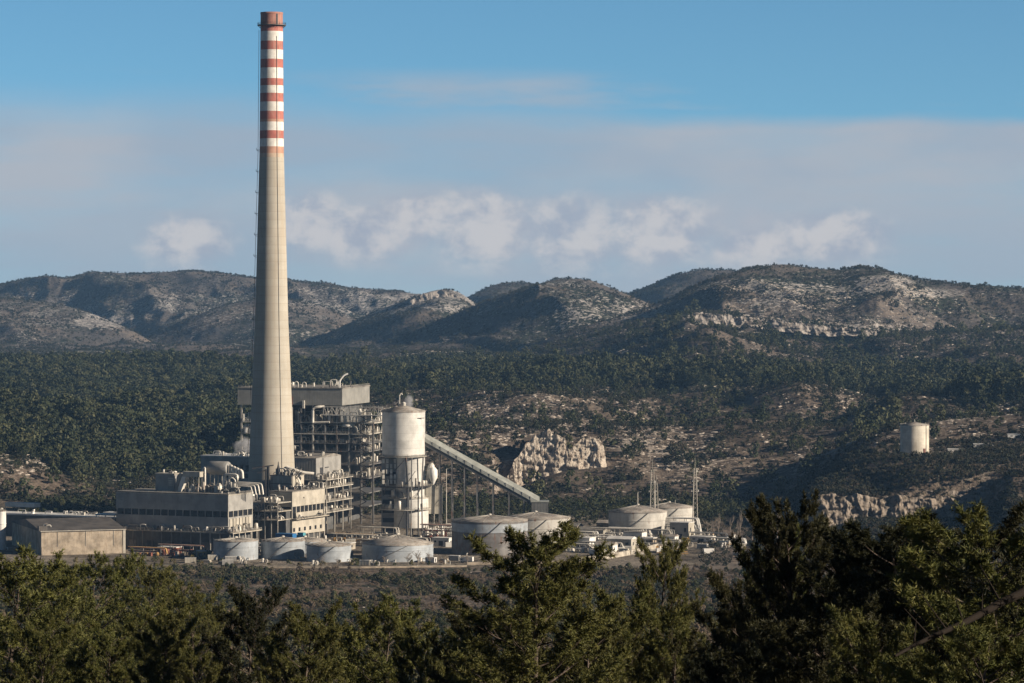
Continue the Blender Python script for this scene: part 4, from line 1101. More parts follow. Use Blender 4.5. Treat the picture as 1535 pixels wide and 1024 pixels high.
# ------------------------------------------------------------ silo tower
def silo():
    d = 1992; s = d / F; g = random.Random(21)
    root = empty('coal_silo', (gx(605, d), d, 0), 'big pale round silo on a stepped tower, at the top end of the conveyor', 'silo')
    r = 32.3 * s; zt, zb = zz_(616, d), zz_(682, d)
    MB().lathe([(r, zb), (r, zt)], 64).build('drum', M['silo'], root)
    MB().lathe([(r + 0.25, zt - 0.6), (r + 0.25, zt + 0.15), (1.6, zt + 3.2), (0.2, zt + 3.3)], 48, cap=False).build('cone_roof', M['tank_roof'], root)
    MB().lathe([(1.3, zt + 2.8), (1.3, zt + 4.4), (1.7, zt + 4.6), (0.2, zt + 5.4)], 14).build('vent_cap', M['pipe'], root)
    MB().pipe([(-2.5, 0, zt + 2), (-2.5, 0, zt + 9), (-1.7, 0, zt + 10.5), (-0.6, 0, zt + 9.6)], 0.4).build('vent_pipe', M['pipe'], root)
    railing(MB(), [(r * 0.98 * math.cos(a), r * 0.98 * math.sin(a), zt) for a in np.linspace(0, 2 * math.pi, 25)], 1.1, 3).build('railing', M['steel'], root)
    MB().box(3.0, 7.5, -0.15, 0.1, -0.2, 0.2).build('nozzle', M['dark_steel'], root, (r * 0.45, -r * 0.87, zt - 4)).rotation_euler = (0, 0, 0.5)
    # lower shaft
    cx = (615 - 605) * s; r2 = 22 * s; z1 = zz_(776, d)
    MB().lathe([(r2, z1), (r2, zb - 1.2)], 40, (cx, 0)).build('lower_shaft', M['silo'], root)
    for py, rr, x in ((683, r + 1.2, 0), (728, 15.5, 1), (745, 12.2, 3), (762, 15.5, 1)):
        z = zz_(py, d)
        p = MB().lathe([(rr - 4.5 if py > 700 else 0.5, z - (0.9 if py == 683 else 0.5)), (rr, z - 0.5), (rr, z), (rr - 4.5 if py > 700 else 0.5, z)], 40, (x, 0), cap=False).build('platform', M['steel'] if py != 728 else M['dark_steel'], root)
        rl = MB(); railing(rl, [(x + (rr - 0.1) * math.cos(a), (rr - 0.1) * math.sin(a), z) for a in np.linspace(0, 2 * math.pi, 33)], 1.2, 2.5, 0.11); rl.build('railing', M['steel'], p)
        if py > 700:
            for i in range(9):
                a = g.uniform(-2.9, -0.2); q = (x + (rr - 2) * math.cos(a), (rr - 2) * math.sin(a))
                mb = MB(); vessel(mb, q[0], q[1], z, g.uniform(0.5, 1.1), g.uniform(2, 5.5)); mb.build('vessel', M[g.choice(('pipe', 'steel'))], root)
    for i in range(12):
        a = 2 * math.pi * i / 12 + 0.1
        if i % 2 or math.sin(a) < -0.8: continue
        MB().box(-0.35, 0.35, -0.35, 0.35, 0, zb - 1).build('column', M['grey_steel'], root, (12.4 * math.cos(a), 12.4 * math.sin(a), 0))
    for i in range(12):
        a = 2 * math.pi * i / 12 + 0.1; b = a + math.pi / 6; zs = [2, zz_(762, d), zz_(745, d), zz_(728, d), zz_(705, d), zb - 2]
        for k in range(5):
            if (i + k) % 4: continue
            MB().beam((12.4 * math.cos(a), 12.4 * math.sin(a), zs[k]), (12.4 * math.cos(b), 12.4 * math.sin(b), zs[k + 1]), 0.35).build('brace', M['grey_steel'], root)
    for i, px in enumerate((611, 617, 628, 634)):
        x = (px - 605) * s; MB().pipe([(x, -14.6, 0), (x + g.uniform(-.6, .6), -14.6, zz_(728, d)), (x + (0.5 if i % 2 else -0.5), -13.8, zb - 1)], 0.4 if i else 0.6).build('pipe', M['grey_steel'] if i % 2 else M['dark_steel'], root)
    # lit bay of panels on the left
    for k in range(5):
        for j in range(4):
            if (k * 3 + j) % 5 == 4: continue
            MB().box(-12.6 + j * 2.3, -11.2 + j * 2.3, -4, -2, zz_(725, d) + k * 3.1, zz_(725, d) + k * 3.1 + 2.5).build('panel', M['pipe'], root)
    MB().box(-13.2, -3.6, -1.9, 8, 0, zb - 2).build('stair_core', M['cladding'], root)
    for k in range(7): MB().box(-12.4, -4.4, -2.05, -1.92, 4 + k * 5.5, 6.6 + k * 5.5).build('window_strip', M['dark_steel'], root)
    MB().lathe([(r2 + 1.6, zz_(790, d)), (r2 + 1.6, zz_(747, d)), (r2, zz_(744, d))], 40, (cx + 0.6, -1)).build('lower_drum', M['silo'], root)
    # annexe on the right
    xa = (638 - 605) * s; xb = (663 - 605) * s
    MB().box(xa, xb, -2, 9, zz_(770, d), zz_(727, d)).build('annexe', M['pale_cladding'], root)
    MB().box(xa - 0.3, xb + 0.3, -2.3, 9.3, zz_(727, d), zz_(725.5, d)).build('annexe_roof', M['roof'], root)
    for x in (xa + .2, (xa + xb) / 2, xb - .7):
        MB().box(x, x + 0.5, -1.9, -1.4, 0, zz_(770, d)).build('column', M['steel'], root)
    clutter(root, xa, xb + 6, -8, -3, 0, 26, hmax=9, g=g, mats=('pipe', 'steel', 'white'))
    MB().pipe([(xa + 1, -3, zz_(727, d)), (xa + 2.5, -3, zz_(700, d)), (xa + 4, -3, zz_(695, d)), (xa + 4.5, -3, zz_(722, d))], 1.3).build('cyclone_pipe', M['pipe'], root)
    MB().lathe([(0.4, zz_(726, d)), (2.6, zz_(715, d)), (2.6, zz_(704, d)), (1.2, zz_(700, d))], 18, (xa + 4.6, -4.5)).build('cyclone', M['white'], root)
silo()

# ------------------------------------------------------------ conveyor gallery with trestles
def conveyor():
    p = Vector((gx(637, 1992), 1992, zz_(661, 1992))); q = Vector((gx(808, 1982), 1982, zz_(756, 1982)))
    root = empty('conveyor_gallery', (0, 0, 0), 'long straight conveyor gallery sloping down to the right from the silo', 'conveyor')
    root.location = (p.x, p.y, 0)
    o = Vector((p.x, p.y, 0)); P0, Q0 = p - o, q - o
    d = (Q0 - P0).normalized(); side = Vector((d.y, -d.x, 0)).normalized(); up = Vector((0, 0, 1))
    if side.y > 0: side = -side
    w, h = 4.2, 3.6
    def hexa(a, b, s0, s1, u0, u1):
        vs = [c + side * s + up * u for c in (a, b) for (s, u) in ((s0, u0), (s1, u0), (s1, u1), (s0, u1))]
        return vs, [(0, 3, 2, 1), (4, 5, 6, 7), (0, 1, 5, 4), (1, 2, 6, 5), (2, 3, 7, 6), (3, 0, 4, 7)]
    MB().add(*hexa(P0, Q0, -w / 2, w / 2, -h / 2 - 1, h / 2 - 0.4)).build('enclosure', M['dark_cladding'], root)  # dark sheet colour stands in for shade on the gallery's near side
    # sloped sheet roof catching the sun
    vs = [c + side * s + up * u for c in (P0, Q0) for (s, u) in ((w / 2 + 0.4, h / 2 - 2.0), (w / 2 + 0.1, h / 2 + 0.2), (-w / 2, h / 2 + 2.6), (-w / 2 - 0.3, h / 2 - 0.8), (w / 2 - 0.2, h / 2 - 2.2))]
    MB().add(vs, [(0, 5, 6, 1), (1, 6, 7, 2), (2, 7, 8, 3), (3, 8, 9, 4), (4, 9, 5, 0), (4, 3, 2, 1, 0), (5, 6, 7, 8, 9)]).build('sheet_roof', M['gallery'], root)
    n = 14
    for i in range(1, n):
        c = P0.lerp(Q0, i / n)
        MB().add(*hexa(c - d * 0.12, c + d * 0.12, w / 2 + 0.1, w / 2 + 0.45, h / 2 - 2.1, h / 2 + 0.35)).build('roof_joint', M['grey_steel'], root)
    g = random.Random(4)
    for t in (0.13, 0.24, 0.35, 0.46, 0.60, 0.74, 0.87):
        c = P0.lerp(Q0, t); z = c.z - h / 2 - 1
        tr = MB()
        for s_ in (-1, 1):
            b = c + side * s_ * 2.4; tr.beam((b.x, b.y, 0), (c.x + side.x * s_ * 1.8, c.y + side.y * s_ * 1.8, z), 0.6)
        k = int(z / 12) + 1
        for i in range(k):
            z0, z1 = z * i / k, z * (i + 1) / k; f0 = 2.4 - 0.6 * i / k; f1 = 2.4 - 0.6 * (i + 1) / k
            a = c + side * f0; b = c - side * f1; tr.beam((a.x, a.y, z0), (b.x, b.y, z1), 0.2); a2 = c - side * f1; b2 = c + side * f1
            tr.beam((a2.x, a2.y, z1), (b2.x, b2.y, z1), 0.2)
        tr.build('trestle', M['grey_steel'], root)
    MB().box(-4.5, 5.5, -4, 6, 0, Q0.z + 1.5).build('transfer_house', M['dark_cladding'], root, (Q0.x, Q0.y, 0))
    MB().box(-5, 6, -4.5, 6.5, Q0.z + 1.5, Q0.z + 2.2).build('transfer_roof', M['gallery'], root, (Q0.x, Q0.y, 0))
conveyor()

# ------------------------------------------------------------ storage tanks
def tank(px, d, rpx, top_py, m, label, cone=2.2, group=None, stair=True, stripes=False, base=0.0, roofm=None, seed=0):
    s = d / F; r = rpx * s; h = zz_(top_py, d - r) - base; g = random.Random(seed + int(px))
    root = empty('storage_tank', (gx(px, d), d, base), label, 'storage tank', group)
    MB().lathe([(r, -0.5), (r, h)], 72, cap=False).build('shell', m, root)
    MB().lathe([(r + 0.12, h - 0.35), (r + 0.22, h - 0.3), (r + 0.22, h + 0.05), (r * 0.55, h + cone * 0.5), (0.3, h + cone)], 72, cap=False).build('roof', roofm or M['tank_roof'], root)
    MB().lathe([(r + 0.25, h * 0.66), (r + 0.25, h * 0.66 + 0.25)], 60).build('stiffener', m, root)
    MB().lathe([(1.1, h + cone - 0.3), (1.1, h + cone + 0.6), (0.2, h + cone + 0.9)], 12).build('roof_hatch', M['steel'], root)
    rb = MB()
    for i in range(18):
        a = 2 * math.pi * i / 18; rb.beam((r * .98 * math.cos(a), r * .98 * math.sin(a), h + 0.12), (0.9 * math.cos(a), 0.9 * math.sin(a), h + cone + 0.05), 0.16)
    rb.build('roof_beam', M['steel'], root)
    rl = MB(); railing(rl, [((r) * math.cos(a), (r) * math.sin(a), h) for a in np.linspace(-math.pi, 0.3, 22)], 1.0, 3, 0.07); rl.build('railing', M['steel'], root)
    if stair:
        n = 16; a0 = -2.2; st = MB()
        for i in range(n):
            a = a0 + 0.95 * i / n; b = a0 + 0.95 * (i + 1) / n
            st.beam(((r + .6) * math.cos(a), (r + .6) * math.sin(a), h * i / n), ((r + .6) * math.cos(b), (r + .6) * math.sin(b), h * (i + 1) / n), 0.5, 0.25)
        st.build('stair', M['grey_steel'], root)
    for k in range(3):
        a = g.uniform(-2.6, -0.3); MB().pipe([((r - .1) * math.cos(a), (r - .1) * math.sin(a), 1.2), ((r + 1.6) * math.cos(a), (r + 1.6) * math.sin(a), 1.2), ((r + 1.6) * math.cos(a), (r + 1.6) * math.sin(a), -0.3)], 0.25).build('outlet_pipe', M['pipe'], root)
    return root
tank(353.5, 1840, 33.5, 812, M['tank'], 'leftmost low blue-grey tank, standing alone below the lit corner of the long hall', 1.2)
tank(424, 1848, 33, 812, M['tank'], 'shaded blue-grey tank overlapping its right-hand neighbours, second from the left in the front row', 1.6)
tank(457, 1880, 34, 812, M['tank'], 'blue-grey tank mostly hidden behind two low tanks right of the blue container', 1.6)
tank(493, 1828, 33.5, 819, M['tank'], 'low half-lit tank with flat cone roof, right end of the overlapping trio', 2.0)
tank(596, 1836, 53.5, 818, M['tank'], 'wide low tank with ribbed cone roof and bare trees in front, below the silo', 4.6, seed=4)
t5 = tank(734, 1882, 57, 783, M['rusty_tank'], 'large dark tank with a rusty lower shell, behind the tallest middle pine top', 2.6, seed=5)
_r = 57 * 1882 / F
MB().lathe([(_r + 0.1, 12.6), (_r + 0.1, 17.3)], 72, cap=False).build('upper_course', M['tank'], t5)
tank(803, 1935, 52, 779, M['pale_tank'], 'broad pale tank half hidden behind the large dark tank', 3.0)
tank(956, 2010, 44, 769, M['pale_tank'], 'pale round tank, left one of the two below the lattice masts', 3.6, roofm=M['tank_roof'])
tank(1003, 2065, 37, 762, M['pale_tank'], 'pale round tank, right one of the two below the lattice masts', 2.6)
tank(2, 1905, 7, 766, M['white'], 'white upright tank cut off by the left edge of the photo', 0.8, stair=False)
# hill-top water tank
def water_tank():
    d = 2250; s = d / F; base = zz_(681, d); r = 21.5 * s
    root = empty('water_tank', (gx(1371, d), d, base - 0.4), 'lone tall cream water tank on the hillside at the right', 'water tank')
    h = zz_(637, d) - base + 0.4
    MB().lathe([(r, -4.5), (r, h)], 64, cap=False).build('shell', mat('cream_tank_paint', (0.62, 0.57, 0.47), 0.6, weathered((0.62, 0.57, 0.47), 0.14, 0.5, band=2.2)), root)
    MB().lathe([(r + 0.2, h - 0.3), (r + 0.2, h + 0.1), (1.2, h + 1.9), (0.2, h + 2.0)], 48, cap=False).build('cone_roof', M['tank_roof'], root)
    MB().lathe([(0.35, h + 1.8), (0.3, h + 3.0), (0.05, h + 4.0)], 8).build('finial', M['steel'], root)
    rl = MB(); railing(rl, [(r * math.cos(a), r * math.sin(a), h) for a in np.linspace(0, 2 * math.pi, 25)], 0.8, 3, 0.07); rl.build('railing', M['steel'], root)
    for x in (-0.75, 0.82):
        MB().box(-0.3, 0.3, -0.2, 0.2, 0, 1.6).build('roof_cowl', M['steel'], root, (r * x * 0.9, -2, h))
    a = -0.95
    o = MB().box(-0.9, 0.9, -0.25, 0.1, -0.5, 4.2).build('door', M['rust'], root, (r * math.cos(a), r * math.sin(a), 0.4)); o.rotation_euler = (0, 0, a + math.pi / 2)
    lo = MB(); a = -0.8
    for off in (-.3, .3): lo.beam((off, 0, 0), (off, 0, h), 0.12)
    for i in range(20): lo.beam((-.3, 0, i * h / 20), (.3, 0, i * h / 20), 0.08)
    o = lo.build('ladder', M['dark_steel'], root, ((r + .4) * math.cos(a), (r + .4) * math.sin(a), 0)); o.rotation_euler = (0, 0, a + math.pi / 2)
water_tank()

# ------------------------------------------------------------ warehouses on the left
def shed():
    th = math.radians(20); d = 1862
    x0 = gx(62, d); c, s = math.cos(th), math.sin(th)
    k = (187 - CX) / F; Lr = (k * d - x0) / (c - k * s)      # long side going right and back
    k2 = (18 - CX) / F; Dp = (x0 - k2 * d) / (s + k2 * c)     # depth going left and back
    root = empty('gabled_shed', (x0, d, 0), 'beige gabled shed with a dark ribbed roof and shaded left gable', 'shed', rz=th)
    h = zz_(797, d)
    MB().box(0, Lr, 0, Dp, 0, h).build('wall', M['wall'], root)
    g = 4.2
    MB().add([(-.6, -.6, h), (Lr + .6, -.6, h), (Lr + .6, Dp + .6, h), (-.6, Dp + .6, h), (-.6, Dp / 2, h + g), (Lr + .6, Dp / 2, h + g),
              (-.6, -.6, h + .3), (Lr + .6, -.6, h + .3), (Lr + .6, Dp + .6, h + .3), (-.6, Dp + .6, h + .3), (-.6, Dp / 2, h + g + .3), (Lr + .6, Dp / 2, h + g + .3)],
             [(6, 7, 11, 10), (8, 9, 10, 11), (0, 3, 2, 1), (0, 1, 7, 6), (2, 3, 9, 8), (0, 6, 10, 9, 3), (1, 2, 8, 11, 7)]).build('roof', M['dark_roof'], root)
    MB().box(Lr - 1.0, Lr + 0.35, -0.35, 0.02, 0, h).build('downpipe', M['pale_cladding'], root)
    MB().box(-.65, Lr + .65, -.95, -.62, h - 0.05, h + .35).build('gutter', M['steel'], root)
    MB().box(0.2, Lr - 1.2, -0.12, 0.01, 0, 4.6).build('plinth', M['wall'], root)
    for i in range(3): MB().box(9 + i * 16, 9.25 + i * 16, -0.2, 0.01, 4.6, h - .2).build('joint', M['roof'], root)
    MB().box(-1.4, 3.4, -0.3, 4, h + 0.4, h + 3.0).build('roof_monitor', M['dark_roof'], root)
    gg = random.Random(2); clutter(root, 0, 4, 1, 5, h + 2.2, 4, hmax=2, g=gg)
shed()
loc, Wd, Dd = bld(176, 1975, -60, 196)
r = empty('coal_store', loc, 'very long dark low store with a thin sunlit roof edge, behind the gabled shed', 'warehouse', rz=TH)
h_ = zz_(777, 1975)
MB().box(-Wd, 0, 0, Dd, 0, h_).build('wall', M['dark_cladding'], r)
MB().box(-Wd - .4, .4, -.6, Dd + .4, h_, h_ + 0.9).build('roof', M['white'], r)
g_ = random.Random(33); clutter(r, -Wd + 40, -1, 1, Dd - 1, h_ + .9, 26, hmax=2.2, g=g_, mats=('white', 'steel', 'pipe'))
r = boxy('white_canopy', 157, 1925, 13, 8, 0.5, M['white'], M['white'], 'flat pale canopy on thin legs behind the gabled shed roof', 'canopy', door=False, z=zz_(773, 1925))
for x in (-6, 0, 6): MB().box(x, x + 0.4, 0.2, 0.6, -zz_(773, 1925), 0).build('leg', M['white'], r)
boxy('flat_cabin', 30, 2062, 22, 6, 2.2, M['white'], M['white'], 'white flat-roofed block poking above the long dark store', 'cabin', door=False, z=h_ + 0.9)
boxy('flat_cabin', 168, 1990, 12, 7, zz_(769, 1990), M['cladding'], M['white'], 'grey cabin with white roof at the left end of the long hall', 'cabin', door=False)
# ------------------------------------------------------------ pale rock bluff behind the plant, and other rock faces
m_cliff = mat('cliff_limestone', (0.5, 0.44, 0.36), 0.9, lambda nt, bs, pos: (
    nt.link(nt.mix(nt.mr(nt.noise(nt.mapping(pos, (1, 1, 0.5)), 0.35, 6, 0.68), 0.48, 0.66), nt.mix(nt.mr(nt.noise(pos, 0.12, 4, 0.6), 0.35, 0.65), (0.46, 0.39, 0.31), (0.60, 0.53, 0.44)), (0.17, 0.13, 0.10)), bs.inputs['Base Color']),
    bump(nt, bs, nt.noise(nt.mapping(pos, (1, 1, 0.6)), 0.5, 7, 0.7), 1.0, 2.2)), spec=0.1)
m_cliff_far = mat('far_limestone', (0.45, 0.42, 0.38), 0.9, lambda nt, bs, pos: nt.link(nt.mix(nt.mr(nt.noise(pos, 0.12, 6, 0.7), 0.44, 0.60), (0.33, 0.295, 0.26), (0.085, 0.072, 0.06)), bs.inputs['Base Color']), spec=0.1)
m_bank = mat('bank_earth', (0.3, 0.25, 0.2), 0.95, lambda nt, bs, pos: nt.link(nt.mix(nt.mr(nt.noise(pos, 0.3, 6, 0.7), 0.46, 0.60), (0.25, 0.21, 0.17), (0.085, 0.07, 0.052)), bs.inputs['Base Color']), spec=0.1)
def rock_wall(name, top, bot, d0, amp, lam, back=26, n=260, m_=46, seed=3, jag=1.0, m=None):
    # a steep broken rock face: buttresses and clefts along its length, ledges up its height, a cap running back into the slope
    tp = np.array(top, float); bp = np.array(bot, float)
    px = np.linspace(tp[0, 0], tp[-1, 0], n); v = np.concatenate([np.linspace(0, 1, m_), np.full(8, 1.0)]); cap = np.concatenate([np.zeros(m_), np.linspace(0.1, 1, 8)])
    PX, VV = np.meshgrid(px, v, indexing='ij'); CP = np.broadcast_to(cap, PX.shape)
    s_ = d0 / F; X = (PX - CX) * s_
    zt = zpix(np.interp(px, tp[:, 0], tp[:, 1]), d0) + jag * 2.2 * fbm(px * s_ / 5.0, px * 0 + seed, seed, 4) + jag * 1.2 * np.round(2 * fbm(px * s_ / 9.0, px * 0 + 7 + seed, seed + 1, 2))
    zb = zpix(np.interp(px, bp[:, 0], bp[:, 1]), d0) - 4
    H = (zt - zb)[:, None]; Z = zb[:, None] + VV * H
    bat = ridged(X / lam + 0.25 * VV, VV * 0.35 + seed, seed, 4)
    fine = fbm(X / (lam * 0.28), Z / (lam * 0.34) + seed, seed + 5, 5)
    ledge = fbm(X / (lam * 1.5), Z / (lam * 0.22), seed + 9, 3)
    edge = np.clip(np.minimum(PX - px[0], px[-1] - PX) / (0.06 * (px[-1] - px[0])), 0, 1)
    disp = amp * (0.9 * bat + 0.5 * fine + 0.35 * np.sign(ledge) * np.abs(ledge) ** 0.5) * (0.25 + 0.75 * edge) * (1 - 0.35 * VV)
    Y = d0 + 0.32 * H * VV - disp * (1 - CP) + CP * back
    X = X + 0.25 * amp * fbm(Z / (lam * 0.5), X / (lam * 0.5), seed + 12, 3)
    Z = Z - CP * 2.5 + 0.5 * fine * (1 - CP)
    V = np.stack([X, Y, Z], -1).reshape(-1, 3); idx = np.arange(V.shape[0]).reshape(n, m_ + 8)
    Fq = np.stack([idx[:-1, :-1], idx[1:, :-1], idx[1:, 1:], idx[:-1, 1:]], -1).reshape(-1, 4)
    o = link(name, mesh_np(name, V, Fq, [m or m_cliff])); tag(o, kind='structure'); return o
rock_wall('cliff', [(756, 722), (764, 705), (771, 690), (779, 682), (787, 668), (794, 665), (800, 654), (812, 648), (822, 645), (829, 652), (838, 653), (846, 656), (852, 672), (857, 676), (862, 668), (870, 660), (880, 656), (890, 659), (898, 660), (904, 670), (908, 682)],
          [(756, 730), (775, 733), (800, 727), (815, 713), (850, 703), (900, 698), (908, 697)], 2535, 5.4, 17, seed=4, jag=0.7)
rock_wall('rock_ledge', [(1028, 474), (1042, 468), (1080, 472), (1130, 477), (1180, 482), (1230, 488), (1290, 494), (1330, 499)],
          [(1028, 477), (1060, 486), (1130, 488), (1200, 496), (1240, 500), (1290, 499), (1330, 501)], 4672, 11, 34, back=30, n=420, m_=20, seed=9, jag=1.8, m=m_cliff_far)
rock_wall('quarry_bank', [(1222, 756), (1232, 744), (1246, 739), (1262, 746), (1290, 741), (1318, 748), (1350, 742), (1385, 749), (1420, 744), (1445, 752), (1465, 760)],
          [(1222, 775), (1260, 782), (1350, 776), (1430, 772), (1465, 766)], 2060, 7, 15, back=14, n=300, m_=24, seed=18, jag=0.6, m=m_bank)
rock_wall('rock_knob', [(612, 452), (628, 444), (645, 437), (660, 435), (678, 440), (694, 448), (708, 457)],
          [(612, 458), (640, 455), (670, 456), (708, 463)], 6480, 10, 40, back=60, n=200, m_=16, seed=23, jag=1.0, m=m_cliff_far)

# ------------------------------------------------------------ pines
def leaf_pine(name, c0, c1, tip):
    def b(nt, bs, pos):
        oi = nt.new('ShaderNodeObjectInfo'); n = nt.noise(pos, 1.2, 3, 0.6); n2 = nt.noise(pos, 6.0, 2, 0.5)
        c = nt.mix(nt.mr(n, 0.3, 0.7), c0, c1)
        c = nt.mix(nt.m('MULTIPLY', nt.mr(n2, 0.45, 0.7), 0.6), c, tip)
        c = nt.mix(nt.mr(oi.outputs['Random'], 0.0, 1.0, 0, 0.35, False), c, (0.10, 0.085, 0.03))
        nt.link(c, bs.inputs['Base Color'])
        bs.inputs['Subsurface Weight'].default_value = 0.0
    return mat(name, c0, 0.6, b, spec=0.2)
m_needle = leaf_pine('pine_needles', (0.048, 0.058, 0.015), (0.100, 0.106, 0.025), (0.20, 0.18, 0.06))
m_needle_dark = leaf_pine('dark_pine_needles', (0.008, 0.011, 0.005), (0.014, 0.018, 0.007), (0.045, 0.047, 0.018))  # near-black foliage colour, painted so the right-hand clump looks more shaded
m_bark = mat('pine_bark', (0.13, 0.095, 0.07), 0.95, lambda nt, bs, pos: nt.link(nt.mix(nt.mr(nt.noise(nt.mapping(pos, (1, 1, 0.3)), 6, 4, 0.6), 0.35, 0.65), (0.035, 0.027, 0.022), (0.12, 0.095, 0.078)), bs.inputs['Base Color']), spec=0.1)
m_bark_shade = mat('shade_dark_bark', (0.02, 0.016, 0.013), 0.95, spec=0.1)  # bark colour darkened to paint in the shade of neighbouring trees on the bough
m_twig = mat('grey_twig', (0.25, 0.21, 0.17), 0.9, spec=0.1)

def tubes(paths, n=5):
    """paths: list of (points, radii) -> verts, faces"""
    V = []; Fc = []; k = 0
    for pts, rad in paths:
        pts = np.asarray(pts); m_ = len(pts); d = np.gradient(pts, axis=0); d /= np.linalg.norm(d, axis=1)[:, None] + 1e-9
        up = np.array([0.31, 0.2, 0.93]); u = np.cross(d, up); u /= np.linalg.norm(u, axis=1)[:, None] + 1e-9; w = np.cross(d, u)
        a = np.arange(n) * 2 * np.pi / n
        ring = pts[:, None] + (u[:, None] * np.cos(a)[None, :, None] + w[:, None] * np.sin(a)[None, :, None]) * np.asarray(rad)[:, None, None]
        V.append(ring.reshape(-1, 3)); idx = np.arange(m_ * n).reshape(m_, n) + k; k += m_ * n
        Fc.append(np.stack([idx[:-1], np.roll(idx[:-1], -1, 1), np.roll(idx[1:], -1, 1), idx[1:]], -1).reshape(-1, 4))
    return np.concatenate(V), np.concatenate(Fc)
def pine(seed, H, R, nprim, nsec, ntw, nneedle, nl, nw, lean=0.05, flat=0.0, bare=0.0):
    """returns (wood verts, faces), needle verts, faces. H height, R crown radius"""
    g = np.random.default_rng(seed)
    paths = []; tw_p = []; tw_d = []; tw_l = []
    t = np.linspace(0, 1, 14); bend = g.uniform(-1, 1, 2) * lean * H
    trunk = np.stack([bend[0] * t ** 2 + 0.03 * H * np.sin(t * 5 + seed) * t, bend[1] * t ** 2 + 0.03 * H * np.cos(t * 4 + seed) * t, H * t], -1)
    paths.append((trunk, 0.017 * H * (1 - t) ** 0.8 + 0.012))
    for i in range(nprim):
        f = 0.10 + 0.88 * (i + g.random()) / nprim
        p0 = np.array([np.interp(f, t, trunk[:, k]) for k in range(3)])
        az = i * 2.39996 + g.uniform(-0.4, 0.4)
        prof = (math.sin(math.pi * min(1, (1 - f) * 0.62 + 0.12)) ** 0.85) if not flat else math.sqrt(max(0.03, 1 - ((f - 0.55) / 0.47) ** 2))
        L_ = R * prof * g.uniform(0.6, 1.12) * (1.0 if g.random() > 0.08 else 1.25)
        el = g.uniform(0.05, 0.5) + 0.5 * f
        s = np.linspace(0, 1, 7)
        hdir = np.array([math.cos(az), math.sin(az)])
        bx = L_ * s * math.cos(el * 0.6); bz = L_ * (math.sin(el * 0.6) * s + 0.28 * s ** 2.2)
        wob = g.normal(size=2) * 0.06 * L_
        br = np.stack([p0[0] + hdir[0] * bx - hdir[1] * wob[0] * np.sin(s * 3), p0[1] + hdir[1] * bx + hdir[0] * wob[0] * np.sin(s * 3), p0[2] + bz], -1)
        paths.append((br, (0.010 * L_ + 0.012) * (1 - s * 0.85)))
        ns = max(2, int(nsec * (0.4 + 0.6 * prof)))
        for j in range(ns):
            q = 0.34 + 0.66 * ((j + g.random()) / ns) ** 0.8
            b0 = np.array([np.interp(q, s, br[:, k]) for k in range(3)])
            dv = br[-1] - br[0]; dv /= np.linalg.norm(dv) + 1e-9
            side = np.array([-dv[1], dv[0], 0]) * (1 if j % 2 else -1)
            d2 = dv * g.uniform(0.4, 1.0) + side * g.uniform(0.35, 1.0) + np.array([0, 0, g.uniform(-0.1, 0.6)]); d2 /= np.linalg.norm(d2)
            l2 = L_ * g.uniform(0.12, 0.30) * (1.15 - 0.5 * q) + 0.12
            s2 = np.linspace(0, 1, 4)[:, None]
            b2 = b0 + d2 * l2 * s2 + np.array([0, 0, 0.22 * l2]) * s2 ** 2
            if l2 > 0.35: paths.append((b2, (0.008 * l2 + 0.006) * (1 - s2[:, 0] * 0.7)))
            for m_ in range(ntw):
                q2 = 0.45 + 0.6 * (m_ + g.random()) / ntw
                c0 = b0 + d2 * l2 * q2 + np.array([0, 0, 0.22 * l2]) * q2 ** 2
                d3 = d2 * 0.6 + g.normal(size=3) * 0.55 + np.array([0, 0, 0.55]); d3 /= np.linalg.norm(d3)
                if g.random() < bare: continue
                tw_p.append(c0); tw_d.append(d3); tw_l.append(g.uniform(0.5, 1.1))
    P0 = np.array(tw_p); D = np.array(tw_d); Lt = np.array(tw_l)[:, None] * nl * 1.9
    N = len(P0)
    tt = g.uniform(0.15, 1.0, (N, nneedle, 1))
    org = P0[:, None] + D[:, None] * Lt[:, None] * tt
    rv = g.normal(size=(N, nneedle, 3)); rv /= np.linalg.norm(rv, axis=2)[..., None]
    nd = D[:, None] * 0.9 + rv * 0.95; nd /= np.linalg.norm(nd, axis=2)[..., None]
    sd_ = np.cross(nd, g.normal(size=(N, nneedle, 3))); sd_ /= np.linalg.norm(sd_, axis=2)[..., None] + 1e-6
    ln = nl * g.uniform(0.6, 1.15, (N, nneedle, 1))
    a = org - sd_ * nw * 0.5; b = org + sd_ * nw * 0.5; c = org + nd * ln
    NV = np.stack([a, b, c], 2).reshape(-1, 3); NF = np.arange(len(NV)).reshape(-1, 3)
    return tubes(paths), NV, NF
def top_of(me):
    a = np.empty(len(me.vertices) * 3, np.float32); me.vertices.foreach_get('co', a)
    return float(np.percentile(a[2::3], 99.7))
def hash_i(s): return sum(ord(c) * (i + 3) for i, c in enumerate(s)) % 9973
PV = {}; PINE_H = {}
def pine_kind(key, n, *a, needle=m_needle, **k):
    lst = []
    for i in range(n):
        (wv, wf), nv, nf = pine(hash_i(key) + i * 31, *a, **k)
        lst.append((mesh_np('trunk', wv, wf, [m_bark], smooth=True), mesh_np('crown', nv, nf, [needle])))
    PV[key] = lst
    PINE_H[key] = float(np.mean([top_of(c) for _, c in lst]))
